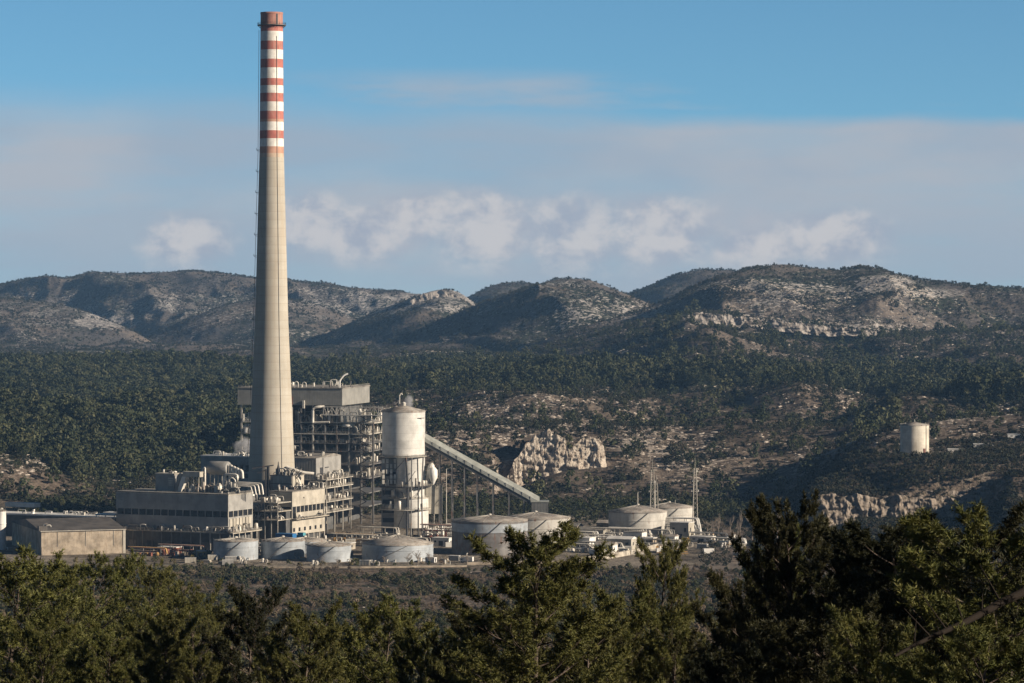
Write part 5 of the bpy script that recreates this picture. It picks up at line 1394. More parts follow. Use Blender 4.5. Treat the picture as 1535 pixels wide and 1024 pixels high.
# name: count, height, radius, primaries, secondaries, twigs, needles per twig, needle length, width
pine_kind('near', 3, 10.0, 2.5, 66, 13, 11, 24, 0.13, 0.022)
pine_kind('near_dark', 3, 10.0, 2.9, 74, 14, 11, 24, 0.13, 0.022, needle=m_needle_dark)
pine_kind('mid', 4, 10.0, 3.0, 50, 9, 10, 18, 0.19, 0.036)
pine_kind('mid_round', 3, 9.0, 3.8, 50, 10, 10, 18, 0.19, 0.038, flat=1.0)
rp = random.Random(5)
def place_pine(px, top, d, kind, label, group=None, wide=1.0, lean=0.0):
    x = gx(px, d); gz = float(ground(x, d)); zt = zpix(top - (1 if px < 300 else (8 if px == 985 else (-8 if px > 760 else -24))), d)
    H = max(3.0, zt - gz) * 1.02; s = H / PINE_H[kind]
    r = empty('pine_tree', (x, d, gz - 0.15), label, 'pine tree', group, rz=rp.uniform(0, 6.28))
    sxy = wide * (s ** 0.6)
    r.scale = (sxy, sxy, s)
    tk, cr = rp.choice(PV[kind])
    link('trunk', tk, r); link('crown', cr, r)
    return r
NEAR = 'pines on the near slope'
# the group at the right edge
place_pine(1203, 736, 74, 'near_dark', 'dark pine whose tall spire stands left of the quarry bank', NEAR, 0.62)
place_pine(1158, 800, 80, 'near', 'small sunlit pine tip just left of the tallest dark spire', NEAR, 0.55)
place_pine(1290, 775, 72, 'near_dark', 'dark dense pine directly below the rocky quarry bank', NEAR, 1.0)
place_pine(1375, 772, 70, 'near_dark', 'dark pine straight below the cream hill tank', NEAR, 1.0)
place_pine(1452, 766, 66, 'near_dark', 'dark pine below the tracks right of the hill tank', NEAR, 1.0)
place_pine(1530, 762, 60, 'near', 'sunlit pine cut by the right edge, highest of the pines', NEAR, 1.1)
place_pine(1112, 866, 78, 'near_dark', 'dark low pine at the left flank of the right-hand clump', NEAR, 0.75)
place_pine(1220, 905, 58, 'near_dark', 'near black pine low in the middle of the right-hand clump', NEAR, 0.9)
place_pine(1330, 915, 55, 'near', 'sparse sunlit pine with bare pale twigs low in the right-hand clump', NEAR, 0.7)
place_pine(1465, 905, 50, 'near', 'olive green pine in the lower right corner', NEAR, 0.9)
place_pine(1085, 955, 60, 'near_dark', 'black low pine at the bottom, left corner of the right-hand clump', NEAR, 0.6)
# the middle
place_pine(812, 782, 92, 'near', 'tallest pine in the middle, reaching up to the large dark tank', NEAR, 1.2)
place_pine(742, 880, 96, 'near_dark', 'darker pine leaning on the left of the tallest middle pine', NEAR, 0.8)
place_pine(868, 884, 100, 'near', 'olive pine just right of the tallest middle pine', NEAR, 0.8)
place_pine(930, 880, 105, 'near', 'round topped pine midway between the middle pine and the thin spire', NEAR, 0.85)
place_pine(985, 822, 108, 'near', 'slender pine spire in front of the brown track', NEAR, 0.6)
place_pine(1010, 900, 96, 'near', 'pine with pale bare twigs right of the slender spire', NEAR, 0.7)
place_pine(690, 905, 110, 'near', 'low pine beside the bare brown clearing', NEAR, 0.7)
place_pine(575, 872, 118, 'mid', 'broad pine in front of the wide low silo-side tank', NEAR, 0.9)
place_pine(634, 912, 112, 'near', 'bushy pine left of the bare brown clearing', NEAR, 0.7)
place_pine(522, 900, 125, 'mid', 'pine between the light pine and the broad pine', NEAR, 0.8)
place_pine(456, 890, 105, 'near', 'light olive pine with visible twigs right of the dark cone', NEAR, 0.8)
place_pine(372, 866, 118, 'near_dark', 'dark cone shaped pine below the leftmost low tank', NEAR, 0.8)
# the left
place_pine(20, 826, 150, 'mid', 'broad pine cut by the left edge', NEAR, 1.15)
place_pine(150, 836, 240, 'mid_round', 'big round headed pine below the gabled shed', NEAR, 1.0)
place_pine(95, 850, 215, 'mid', 'dark gap-side pine left of the big round one', NEAR, 0.9)
place_pine(228, 852, 260, 'mid_round', 'round pine right of the big round one below the shed', NEAR, 0.9)
place_pine(290, 880, 230, 'mid_round', 'lower round pine left of the dark cone', NEAR, 0.8)
place_pine(60, 925, 120, 'near', 'bright low pine in the lower left corner', NEAR, 0.8)
place_pine(160, 940, 125, 'near', 'pale twigged pine low left, with light stones at its foot', NEAR, 0.8)
place_pine(240, 920, 120, 'near', 'olive bushy pine low left, between corner and dark cone', NEAR, 0.85)
place_pine(310, 950, 105, 'near', 'small bright pine at the bottom edge left of the dark cone', NEAR, 0.6)
fill_lab = {'mid': 'olive pine of the crowded slope behind the near pines', 'mid_round': 'round crowned pine of the crowded slope behind the near pines'}
for i in range(46):
    px = rp.uniform(-60, 1080) if i < 38 else rp.uniform(1000, 1560); d = rp.uniform(170, 420)
    if 640 < px < 720 and rp.random() < 0.8: continue
    if 1000 < px < 1090 and rp.random() < 0.7: continue
    if 320 < px < 1090 and i % 5: continue
    top = rp.uniform(925, 985) - (28 if px < 300 else 0)
    k = rp.choice(('mid', 'mid_round'))
    place_pine(px, top, d, k, fill_lab[k], 'pines filling the slope', rp.uniform(0.7, 1.0))
# thick dark bough reaching in from the right
def bough():
    d = 52; a = P(1600, 850, d); b = P(1500, 904, d - 1); c = P(1420, 944, d - 2); e = P(1340, 985, d - 3)
    o = Vector((a.x, a.y, float(ground(a.x, a.y)) - 0.2))
    r = empty('leaning_pine', o, 'leaning dark pine trunk with a heavy bough crossing the lower right corner', 'pine tree', NEAR)
    pts = [Vector((0, 0, 0)), Vector((0.1, 0.1, 3)), a - o + Vector((0.15, 0, -0.3))]
    MB().pipe([Vector((0.2, 0, 0)), Vector((0.1, 0.1, (a - o).z - 1)), Vector((0.3, 0.1, (a - o).z + 2.5))], 0.17, 10).build('trunk', m_bark, r)
    q = [p - o for p in (a, b, c, e)]; q[0] += Vector((0.1, 0.1, -0.1))
    pth = []
    tt = np.linspace(0, 1, 10); arr = np.array([list(v) for v in q]); s4 = np.linspace(0, 1, 4)
    cen = np.stack([np.interp(tt, s4, arr[:, k]) for k in range(3)], -1) + 0.03 * np.sin(tt * 9)[:, None]
    pth.append((cen, 0.085 * (1 - tt * 0.75)))
    g = np.random.default_rng(4)
    for i in range(9):
        c0 = cen[i]; dv = np.array([g.uniform(-0.8, 0.1), g.uniform(-0.5, 0.5), g.uniform(0.2, 0.8)]); s_ = np.linspace(0, 1, 4)[:, None]
        pth.append((c0 + dv * s_ * g.uniform(0.5, 1.1), 0.018 * (1 - s_[:, 0] * 0.7)))
    v, f = tubes(pth, 8); link('bough', mesh_np('bough', v, f, [m_bark_shade], smooth=True), r)
    (wv, wf), nv, nf = pine(77, 4.0, 1.7, 34, 9, 6, 18, 0.13, 0.02)
    link('crown', mesh_np('crown', nv, nf, [m_needle_dark]), r, (0.3, 0.1, (a - o).z - 3.9))
bough()

# ------------------------------------------------------------ bushes of the slope in front of the plant
m_bush = leafmat('bush_leaves', (0.034, 0.044, 0.020), (0.064, 0.074, 0.030), (0.115, 0.090, 0.055))
m_dry = leafmat('dry_bush', (0.10, 0.078, 0.055), (0.17, 0.135, 0.10), (0.20, 0.15, 0.10))
bushes = [clump_mesh('foliage', 200 + i, 12, 520, 2.2, 1.7, 0.19, m_bush) for i in range(4)]
drybush = [clump_mesh('foliage', 220 + i, 10, 420, 1.5, 1.4, 0.13, m_dry) for i in range(3)]
for i in range(210):
    t = rp.random(); d = 430 + 1330 * t ** 0.8; px = rp.uniform(-80, 1620)
    x = gx(px, d); dryb = rp.random() < 0.3
    me = rp.choice(drybush if dryb else bushes)
    s = rp.uniform(0.8, 1.7)
    o = link('dry_bush' if dryb else 'bush', me, None, (x, d, float(ground(x, d)) - 0.2)); o.scale = (s, s, s * rp.uniform(0.8, 1.1)); o.rotation_euler = (0, 0, rp.uniform(0, 6.28))
    tag(o, 'brownish dry bush of the scrub slope below the plant' if dryb else 'dark green bush of the scrub slope below the plant', 'bush', 'bushes on the scrub slope')
put('plain_scrub', 60000, 480, 1765, [src('scrub_bush', m_) for m_ in bushes], lambda x, y, px, py, r, w, d: sstep(-0.12, 0.28, fbm(x / 55, y / 90, 101, 4)) * 0.85 * (1 - 0.75 * sstep(900, 1100, px) * sstep(1500, 1650, y)), 0.5, 1.25)
put('dry_scrub', 50000, 420, 1770, [src('dry_bush', m_) for m_ in drybush], lambda x, y, px, py, r, w, d: 0.04 + 0.5 * sstep(-0.05, 0.35, fbm(x / 40, y / 70, 103, 4)), 0.5, 1.3)
put('slope_stones', 9000, 300, 1765, stone_src, lambda x, y, px, py, r, w, d: sstep(0.1, 0.4, fbm(x / 20, y / 30, 105, 3)), 0.15, 0.6, 0.2, (0.6, 1.2))
# ------------------------------------------------------------ the pump yard right of the big tanks
rg_ = random.Random(41)
def cab(px, d, w, dp, h, m, rm, label, cat='cabin', name='cabin', gable=0, th=TH, door=True):
    return boxy(name, px, d, w, dp, h, M[m], M[rm], label, cat, th=th, gable=gable, door=door)
cab(868, 1905, 13, 9, 6.5, 'white', 'white', 'white flat cabin just right of the broad pale tank', name='cabin')
cab(885, 1990, 17, 9, 5, 'pale_cladding', 'roof', 'long low beige store in the second row right of the broad pale tank', 'store', 'store', 1.5)
cab(905, 1875, 11, 7, 5, 'white', 'tank_roof', 'small white house at the near edge of the pump yard', 'cabin', 'cabin', 1.6)
cab(928, 1905, 15, 8, 6, 'pale_cladding', 'white', 'pale shed with a bright roof in the middle of the pump yard', 'shed', 'shed', 1.4)
cab(948, 1935, 12, 7, 7.5, 'white', 'roof', 'white pump house right below the left pale tank', 'pump house', 'pump_house')
cab(968, 1925, 9, 6, 5, 'wall', 'white', 'little beige hut below the gap of the two pale tanks', 'hut', 'hut')
cab(1018, 1985, 12, 9, 9.5, 'pale_cladding', 'white', 'two storey pale block in front of the right pale tank', 'pump house', 'pump_house')
cab(1002, 1945, 8, 6, 4.5, 'white', 'tank_roof', 'white hut at the foot of the two storey pale block', 'hut', 'hut', 1.2)
cab(840, 2010, 22, 9, 6, 'wall', 'roof', 'low beige store in the far row behind the pale cabins', 'store', 'store', 1.8)
cab(912, 2040, 16, 9, 5.5, 'wall', 'tank_roof', 'brownish store left of the left pale tank', 'store', 'store', 1.5)
cab(1050, 1960, 14, 6, 3, 'white', 'white', 'flat white hut beside the row of bare poplars', 'hut', 'hut')
cab(660, 1930, 11, 7, 4.5, 'white', 'white', 'white flat hut below the conveyor trestles', 'hut', 'hut')
cab(560, 1925, 16, 6, 3.5, 'wall', 'roof', 'low beige store in the yard left of the silo foot', 'store', 'store')
cab(508, 1905, 14, 7, 3.6, 'concrete', 'white', 'low concrete hut between middle block and silo', 'hut', 'hut')
cab(250, 1868, 12, 6, 4, 'rust', 'white', 'rust red hut under the ledge of the long hall', 'hut', 'hut')
cab(300, 1852, 9, 5, 3.2, 'orange', 'white', 'small ochre hut left of the leftmost low tank', 'hut', 'hut')
def rack(px, d, L_, h, label, seed, mats=('pipe', 'steel'), tiers=2, n=4, extra=10):
    g = random.Random(seed)
    r = empty('pipe_rack', (gx(px, d), d, 0), label, 'pipe rack', rz=TH)
    k = max(2, int(L_ / 6))
    fr = MB()
    for i in range(k + 1):
        x = -L_ / 2 + L_ * i / k
        for y in (0, 3.2): fr.beam((x, y, 0), (x, y, h), 0.3)
        for t in range(tiers): fr.beam((x, 0, h * (t + 1) / tiers), (x, 3.2, h * (t + 1) / tiers), 0.25)
    for t in range(tiers):
        for y in (0, 3.2): fr.beam((-L_ / 2, y, h * (t + 1) / tiers), (L_ / 2, y, h * (t + 1) / tiers), 0.2)
    fr.build('frame', M['steel'], r)
    for t in range(tiers):
        for i in range(n):
            y = 0.3 + 2.6 * i / max(1, n - 1); z = h * (t + 1) / tiers + 0.35
            MB().pipe([(-L_ / 2 - g.uniform(0, 3), y, z), (L_ / 2 + g.uniform(0, 3), y, z), (L_ / 2 + 3.2, y, z * 0.3)], g.uniform(0.15, 0.34)).build('pipe', M[g.choice(mats)], r)
    clutter(r, -L_ / 2, L_ / 2, -4, 2, 0, extra, hmax=h * 0.75, g=g, mats=mats)
    return r
rack(880, 1935, 26, 6, 'pale pipe rack between the white cabins near the broad pale tank', 1)
rack(925, 1955, 30, 8, 'tall pale pipe rack below the left pale tank', 2, extra=18)
rack(975, 1960, 22, 7, 'pale pipe rack joining the two pale tanks', 3, extra=16)
rack(1018, 2000, 20, 11, 'high cluttered pipe rack against the right pale tank', 4, ('pipe', 'white'), 3, extra=22)
rack(858, 1890, 18, 4, 'low pipe rack at the right foot of the broad pale tank', 5)
rack(900, 1895, 22, 4.5, 'low pipe rack along the near edge of the pump yard', 6, ('white', 'pipe'), extra=20)
rack(690, 1965, 30, 7, 'brown pipe rack under the middle of the conveyor', 7, ('pipe', 'rust'))
rack(745, 1985, 30, 6, 'pipe rack under the low end of the conveyor', 8, ('pipe', 'grey_steel'))
rack(655, 1955, 18, 10, 'tall rusty rack at the right foot of the silo tower', 9, ('rust', 'pipe'), 3, extra=18)
rack(530, 1950, 26, 5, 'low rack of pale pipes between middle block and silo', 10, ('pipe', 'orange'), extra=16)
rack(565, 1965, 22, 8, 'grey rack at the left foot of the silo tower', 11, ('pipe', 'steel'), extra=18)
rack(270, 1860, 26, 5.5, 'rust red pipe rack under the ledge of the long hall', 12, ('rust', 'rust', 'steel'), extra=16)
rack(218, 1862, 20, 4, 'brown pipe rack between gabled shed and long hall', 13, ('rust', 'orange', 'steel'), extra=10)
rack(1060, 1975, 20, 4, 'low pale rack right of the right pale tank', 14, extra=8)
rack(820, 1955, 22, 5, 'pipe rack behind the broad pale tank', 15, extra=10)
rack(395, 1880, 20, 5, 'pale pipe rack behind the second low tank', 16, ('pipe', 'steel'), extra=12)
rack(940, 1985, 24, 6, 'pale rack between the pump house and the left pale tank', 17, ('pipe', 'white'), extra=20)
rack(860, 1960, 24, 6, 'pale rack behind the white flat cabin near the broad pale tank', 18, ('pipe', 'white'), extra=20)
rack(915, 1925, 20, 5, 'pale rack behind the pale shed in the pump yard', 19, ('white', 'pipe'), extra=20)
rack(990, 1915, 22, 4.5, 'long low rack before the two storey pale block', 20, ('pipe', 'steel'), extra=18)
rack(1085, 1940, 20, 3.5, 'low pale rack in front of the bare poplars', 21, ('white', 'steel'), extra=10)
rack(600, 1925, 30, 5, 'long pipe rack before the foot of the silo tower', 22, ('pipe', 'rust', 'steel'), extra=22)
# small machines and stacks strewn over the yard
def skid(px, d, kind, g):
    x = gx(px, d)
    if kind == 0:
        r = empty('pump_skid', (x, d, 0), 'small pale pump skid standing in the plant yard', 'pump', 'pump skids in the yard', rz=g.uniform(-0.6, 0.2))
        MB().box(-2, 2, -1, 1, 0, 0.5).build('base', M['concrete'], r)
        MB().cyl((-0.6, 0), 0.7, 0.5, 2.6, 12).build('motor', M['pipe'], r)
        MB().pipe([(0.4, 0, 0.5), (0.4, 0, 2.0), (2.2, 0, 2.0), (2.2, 0, 0)], 0.28).build('pipe', M['steel'], r)
    elif kind == 1:
        r = empty('pallet_stack', (x, d, 0), 'stack of pale planks and crates lying in the plant yard', 'stack', 'stacks in the yard', rz=g.uniform(-0.8, 0.4))
        w = g.uniform(1.5, 3.5)
        for k in range(3): MB().box(-w + k * 0.3, w - k * 0.2, -1.2, 1.2, k * 0.55, k * 0.55 + 0.45).build('layer', M[g.choice(('wall', 'orange', 'steel'))], r)
    else:
        r = empty('site_container', (x, d, 0), 'small pale site container standing in the plant yard', 'container', 'containers in the yard', rz=g.uniform(-0.7, 0.3))
        MB().box(-3, 3, -1.2, 1.2, 0.1, 2.7).build('body', M[g.choice(('white', 'pale_cladding', 'cladding'))], r)
        MB().box(-3.1, 3.1, -1.3, 1.3, 2.7, 2.85).build('roof', M['white'], r)
        MB().box(3.0, 3.06, -0.5, 0.5, 0.3, 2.3).build('door', M['dark_steel'], r)
g_ = random.Random(50)
for i in range(150):
    a = g_.random() if i < 96 else 0.2
    if a < 0.5: px, d = g_.uniform(845, 1110), g_.uniform(1858, 2010)
    elif a < 0.75: px, d = g_.uniform(505, 860), g_.uniform(1890, 2010)
    else: px, d = g_.uniform(195, 700), g_.uniform(1795, 1835)
    skid(px, d, g_.choice((0, 0, 1, 2)), g_)
# vehicles parked in the pump yard
def truck(px, d, m, label, rz):
    r = empty('truck', (gx(px, d), d, 0), label, 'truck', rz=rz)
    MB().box(-3.5, 1.6, -1.2, 1.2, 1.0, 3.4).build('box_body', M[m], r)
    c = MB().box(1.8, 3.6, -1.15, 1.15, 0.7, 2.7).build('cab', M[m], r)
    MB().box(3.55, 3.66, -1.0, 1.0, 1.6, 2.5).box(2.2, 3.2, -1.2, 1.2, 1.7, 2.4).build('window', M['glass'], c)
    MB().box(-3.5, 3.6, -1, 1, 0.6, 1.0).build('chassis', M['dark_steel'], r)
    for x in (-2.6, 2.6):
        for y in (-1.05, 1.05):
            o = MB().cyl((0, 0), 0.5, -0.16, 0.16, 14).build('wheel', M['rubber'], r, (x, y, 0.5)); o.rotation_euler = (math.radians(90), 0, 0)
truck(893, 1862, 'white', 'white box truck at the near edge of the pump yard', -0.5)
truck(938, 1868, 'pale_cladding', 'beige box truck right of the white one, on the yard road', -0.35)
truck(700, 1812, 'white', 'white box truck at the left foot of the large dark tank', 2.8)
truck(520, 1860, 'blue', 'blue box truck in the yard behind the low tank trio', -0.6)

# ------------------------------------------------------------ walls, track and yard road
def wall_line(pts, h, t, m, label, name='boundary_wall', cat='wall', cap=True):
    pts = [Vector((gx(px, d), d, float(ground(gx(px, d), d)))) for px, d in pts]
    o = pts[0].copy(); r = empty(name, o, label, cat)
    b, c = MB(), MB()
    for p, q in zip(pts[:-1], pts[1:]):
        p, q = p - o, q - o
        b.beam(p + Vector((0, 0, h / 2 - 0.5)), q + Vector((0, 0, h / 2 - 0.5)), t, h + 1.0); c.beam(p + Vector((0, 0, h + 0.06)), q + Vector((0, 0, h + 0.06)), t + 0.12, 0.12)
    b.build('wall', m, r); c.build('coping', M['concrete'], r)
wall_line([(0, 1800), (120, 1796), (260, 1788), (400, 1778), (540, 1776), (700, 1786)], 0.9, 0.4, M['wall'], 'long low pale wall along the front edge of the plant')
wall_line([(700, 1800), (800, 1806), (862, 1812)], 1.3, 0.4, M['wall'], 'low pale wall in front of the large dark tank')
wall_line([(868, 1815), (920, 1845), (965, 1885), (1010, 1950)], 2.6, 0.8, M['concrete'], 'pale retaining wall edging the pump yard above the brown track', 'retaining_wall')
wall_line([(505, 1880), (560, 1872), (620, 1880), (680, 1885)], 1.6, 0.4, M['wall'], 'low wall crossing the yard behind the wide low tank')
def track(name, pts, w, m, lift=0.12, nx=6):
    V = []; Fc = []; P_ = [Vector((gx(px, d), d, 0)) for px, d in pts]
    out = []
    for a, b in zip(P_[:-1], P_[1:]):
        k = max(2, int((b - a).length / 6))
        out += [a.lerp(b, i / k) for i in range(k)]
    out.append(P_[-1])
    for i, p in enumerate(out):
        dv = (out[min(i + 1, len(out) - 1)] - out[max(0, i - 1)]).normalized(); sdv = Vector((-dv.y, dv.x, 0))
        for j in range(nx + 1):
            q = p + sdv * (w * (j / nx - 0.5)) * (1 + 0.12 * math.sin(i * 0.7)); V.append((q.x, q.y, float(ground(q.x, q.y)) + lift))
    for i in range(len(out) - 1):
        for j in range(nx):
            a = i * (nx + 1) + j; Fc.append((a, a + nx + 1, a + nx + 2, a + 1))
    o = link(name, mesh_np(name, V, Fc, [m], smooth=True)); tag(o, kind='structure')
m_dirt = mat('track_dirt', (0.19, 0.155, 0.12), 0.95, weathered((0.185, 0.15, 0.115), 0.45, 0.2, scale=0.8))
track('dirt_track', [(690, 1760), (870, 1745), (1000, 1765), (1130, 1800), (1200, 1830)], 34, m_dirt)
track('yard_road', [(150, 1868), (330, 1858), (520, 1868), (680, 1895), (850, 1920), (1020, 1965)], 8, M['road'], 0.05)
track('hill_road', [(1290, 2205), (1371, 2222), (1440, 2245), (1535, 2275), (1640, 2290)], 6, M['road'], 0.25)
track('bank_road', [(1215, 2085), (1300, 2092), (1480, 2080), (1600, 2075)], 4, M['road'], 0.25)
# pale low stores by the hill road
for (px, d, w, lab) in ((1432, 2262, 10, 'low white store on the hill road right of the cream tank'), (1475, 2275, 14, 'flat pale store farther right along the hill road'), (1525, 2290, 13, 'pale low store at the right edge on the hill road')):
    x = gx(px, d); boxy('store', px, d, w, 5, 2.4, M['white'], M['white'], lab, 'store', z=float(ground(x, d)) - 0.1, th=math.radians(-6))

# ------------------------------------------------------------ masts and bare trees
def mast(px, d, top, w, label, arms=3, seed=1):
    g = random.Random(seed); h = zpix(top, d); r = empty('lattice_mast', (gx(px, d), d, 0), label, 'mast')
    fr = MB()
    cs = [(-w / 2, -w / 2), (w / 2, -w / 2), (w / 2, w / 2), (-w / 2, w / 2)]
    for (x, y) in cs: fr.beam((x * 1.6, y * 1.6, 0), (x * 0.7, y * 0.7, h * 0.86), 0.3)
    n = 14
    for i in range(n):
        z0, z1 = h * .86 * i / n, h * .86 * (i + 1) / n; k0 = 1.6 - 0.9 * i / n; k1 = 1.6 - 0.9 * (i + 1) / n
        for j in range(4):
            a, b = cs[j], cs[(j + 1) % 4]
            fr.beam((a[0] * k0, a[1] * k0, z0), (b[0] * k1, b[1] * k1, z1), 0.13)
    fr.build('lattice', M['steel'], r)
    MB().beam((0, 0, h * .84), (0, 0, h), 0.22).build('aerial', M['steel'], r)
    for i in range(arms):
        z = h * (0.55 + 0.13 * i); MB().beam((-2.4 + 0.5 * i, 0, z), (2.4 - 0.5 * i, 0, z), 0.25).build('cross_arm', M['steel'], r)
        for sx in (-2, 2): MB().cyl((sx * (1 - 0.2 * i), 0), 0.22, z, z + 1.1, 8).build('insulator', M['white'], r)
mast(978, 2045, 689, 2.2, 'left lattice mast rising behind the left pale tank', 2, 2)
mast(984, 2050, 712, 1.6, 'shorter mast standing close beside the left lattice mast', 1, 3)
mast(1042, 2030, 686, 2.0, 'right lattice mast standing right of the right pale tank', 3, 4)
for px, d, top, lab in ((658, 2010, 706, 'thin pole just right of the silo annexe'), (669, 2006, 703, 'thin pole under the upper end of the conveyor'), (956, 2090, 738, 'short thin pole behind the left pale tank'), (1012, 2095, 750, 'short thin pole behind the right pale tank')):
    r = empty('lamp_pole', (gx(px, d), d, 0), lab, 'pole'); h = zpix(top, d)
    MB().lathe([(0.4, 0), (0.22, h)], 8).build('pole', M['steel'], r); MB().beam((0, 0, h), (1.8, 0, h + 0.4), 0.18).build('arm', M['steel'], r); MB().box(1.3, 2.4, -0.3, 0.3, h + 0.3, h + 0.55).build('lamp_head', M['grey_steel'], r)
def bare_tree(h, spread, seed, up=0.6):
    g = random.Random(seed); paths = []
    def grow(p, d_, l, r_, k):
        n = 4; pts = [p]
        q = Vector(p); dd = Vector(d_)
        for i in range(n):
            dd = (dd + Vector((g.uniform(-.15, .15), g.uniform(-.15, .15), 0.06))).normalized(); q = q + dd * l / n; pts.append(q.copy())
        paths.append((np.array([list(v) for v in pts]), np.linspace(r_, r_ * 0.6, n + 1)))
        if k == 0: return
        for i in range(4 if k > 1 else 5):
            t = g.uniform(0.3, 1); b = pts[min(n, int(t * n) )]; a = g.uniform(0, 6.28)
            nd = (dd * up + Vector((math.cos(a), math.sin(a), g.uniform(0, .5))) * spread).normalized()
            grow(b, nd, l * g.uniform(0.5, 0.75), r_ * 0.5, k - 1)
    grow(Vector((0, 0, 0)), Vector((0, 0, 1)), h * 0.5, h * 0.022, 4)
    v, f = tubes(paths, 4); return v, f
bt = [bare_tree(9, 0.75, i, 0.7) for i in range(3)]; pt = [bare_tree(14, 0.22, 10 + i, 1.0) for i in range(3)]
btm = [mesh_np('branches', v, f, [m_twig]) for v, f in bt]; ptm = [mesh_np('branches', v, f, [m_twig]) for v, f in pt]
bt_lab = {576: 'bare tree before the left end of the wide low tank', 612: 'bare tree before the right half of the wide low tank', 626: 'leafless round tree before the wide low tank, right of its middle', 643: 'bare tree at the right end of the wide low tank',
          483: 'small bare tree in front of the half-lit low tank', 505: 'twiggy bare tree at the right end of the half-lit low tank', 700: 'bare tree at the foot of the large dark tank', 745: 'thin bare tree before the rusty shell of the dark tank'}
for i, (px, lab) in enumerate(bt_lab.items()):
    d = 1808 - (i % 3) * 4; o = link('bare_tree', btm[i % 3], None, (gx(px, d), d, 0)); s_ = (0.7, 1.15, 1.2, 1.0, 0.7, 0.6, 0.8, 0.9)[i]; o.scale = (s_, s_, s_); tag(o, lab, 'tree', 'bare trees before the tanks')
for i, (px, d, hh) in enumerate(((1068, 2000, 11), (1076, 1990, 15), (1081, 2010, 12), (1106, 1990, 14), (1109, 2005, 16), (1128, 1975, 17), (1136, 1990, 14), (1165, 1960, 26), (1060, 2030, 9), (1095, 2040, 11), (1150, 1950, 13))):
    x = gx(px, d); o = link('poplar', ptm[i % 3], None, (x, d, float(ground(x, d)) - 0.2)); s_ = hh / 14 * 1.1; o.scale = (s_, s_, s_)
    tag(o, 'slender bare poplar in the row right of the pale tanks' if hh < 26 else 'tallest bare poplar at the right end of the row', 'tree', 'bare poplars in a row')

x, y = gx(rng.uniform(1215, 1475, 900), 2050), rng.uniform(2035, 2075, 900)
scatter('bank_scrub', np.stack([x, y, ground(x, y) - 0.3], 1), rng.uniform(0, 6.28, 900), rng.uniform(0.3, 0.8, 900), scrub_src)
# ------------------------------------------------------------ trees and bushes inside the plant
m_yard = leafmat('yard_leaves', (0.05, 0.062, 0.022), (0.09, 0.10, 0.035), (0.17, 0.12, 0.05))
yb = [clump_mesh('foliage', 300 + i, 10, 420, 2.6, 1.9, 0.22, m_yard) for i in range(3)]
for i in range(120):
    a = rp.random()
    if a < 0.45: px, d = rp.uniform(-40, 860), rp.uniform(1784, 1812)
    elif a < 0.6: px, d = rp.uniform(190, 320), rp.uniform(1815, 1850)
    elif a < 0.8: px, d = rp.uniform(820, 1180), rp.uniform(2080, 2260)
    else: px, d = rp.uniform(900, 1150), rp.uniform(1830, 1990)
    x = gx(px, d); dr = rp.random() < 0.35; s_ = rp.uniform(0.5, 1.3)
    o = link('yard_bush', rp.choice(drybush if dr else yb), None, (x, d, float(ground(x, d)) - 0.15)); o.scale = (s_, s_, s_ * rp.uniform(.8, 1.2)); o.rotation_euler = (0, 0, rp.uniform(0, 6.28))
    tag(o, 'brown dry bush on the ground of the plant' if dr else 'olive bush on the ground of the plant', 'bush', 'bushes round the plant')
x, y = rng.uniform(-330, 160, 9000), rng.uniform(2090, 2300, 9000)
k = rng.random(9000) < sstep(2060, 2290, y) * 0.75
x, y = x[k], y[k]; s_ = rng.uniform(0.5, 1.1, len(x))
k2 = ~((x > -190) & (x < -60) & (y < 2190)); x, y, s_ = x[k2], y[k2], s_[k2]
scatter('plant_edge_scrub', np.stack([x, y, ground(x, y) - 0.2], 1), rng.uniform(0, 6.28, len(x)), s_, scrub_src + wood_src[:2])
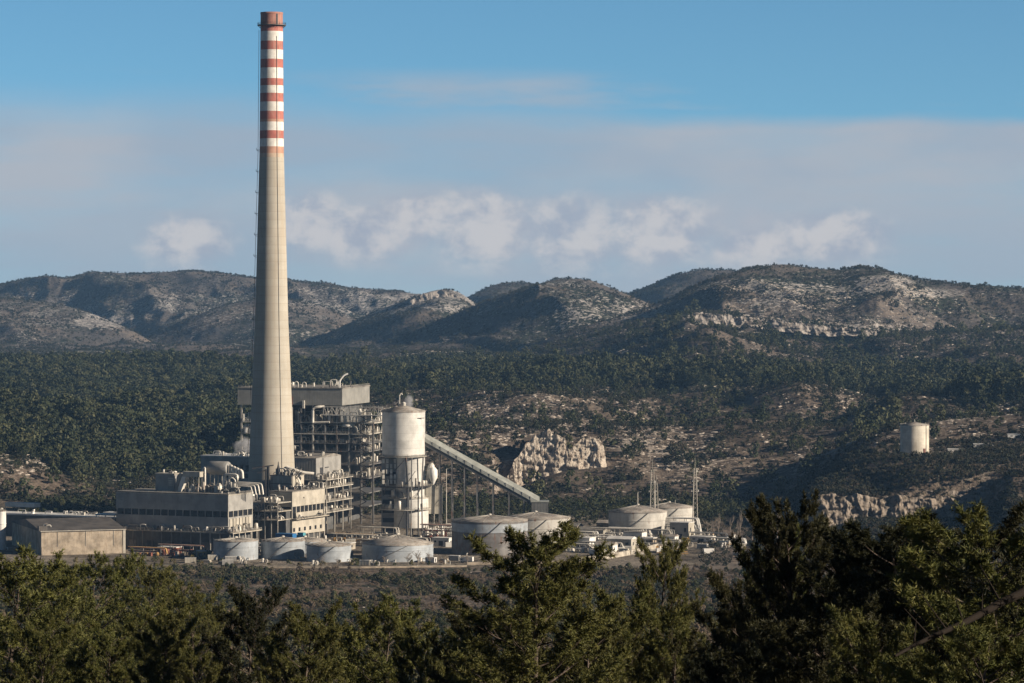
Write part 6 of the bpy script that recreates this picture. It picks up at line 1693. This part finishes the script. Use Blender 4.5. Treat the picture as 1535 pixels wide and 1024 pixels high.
x, y = rng.uniform(60, 330, 9000), rng.uniform(1790, 2290, 9000); px_ = CX + F * x / y
k = (rng.random(9000) < 0.35) & (px_ > 1045); x, y = x[k], y[k]; s_ = rng.uniform(0.4, 1.0, len(x))
scatter('hill_foot_scrub', np.stack([x, y, ground(x, y) - 0.2], 1), rng.uniform(0, 6.28, len(x)), s_, scrub_src)

# ------------------------------------------------------------ steam
def steam(name, px, py, d, w, h, label, dens):
    s = d / F; c = P(px, py, d)
    bm = bmesh.new(); bmesh.ops.create_icosphere(bm, subdivisions=4, radius=1.0)
    for v in bm.verts:
        k = 1 + 0.25 * math.sin(v.co.x * 5 + v.co.z * 4) + 0.15 * math.sin(v.co.y * 9 + 2)
        v.co = Vector((v.co.x * w * s / 2 * k + v.co.z * w * s * 0.15, v.co.y * w * s / 2 * k, v.co.z * h * s / 2))
    me = bpy.data.meshes.new(name); bm.to_mesh(me); bm.free()
    m = bpy.data.materials.new(name); m.use_nodes = True; nt = NT(m.node_tree); m.node_tree.nodes.clear()
    pv = nt.new('ShaderNodeVolumePrincipled'); out = nt.new('ShaderNodeOutputMaterial')
    pos = nt.new('ShaderNodeNewGeometry').outputs['Position']; ob = nt.new('ShaderNodeTexCoord').outputs['Generated']
    ln = nt.new('ShaderNodeVectorMath', operation='DISTANCE'); nt.link(ob, ln.inputs[0]); ln.inputs[1].default_value = (0.5, 0.5, 0.5)
    fall = nt.mr(ln.outputs['Value'], 0.5, 0.15)
    n = nt.noise(pos, 0.28, 4, 0.6)
    nt.link(nt.m('MULTIPLY', nt.m('MULTIPLY', fall, nt.mr(n, 0.35, 0.65)), dens), pv.inputs['Density'])
    pv.inputs['Color'].default_value = (0.95, 0.95, 0.97, 1)
    nt.link(pv.outputs[0], out.inputs['Volume']); me.materials.append(m)
    o = link(name, me, None, c); tag(o, label, 'steam')
steam('steam_plume', 613, 604, 2000, 17, 30, 'small white steam puff over the silo roof', 0.9)
steam('steam_plume', 366, 668, 2095, 30, 32, 'pale steam plume rising beside the left of the chimney foot', 0.45)
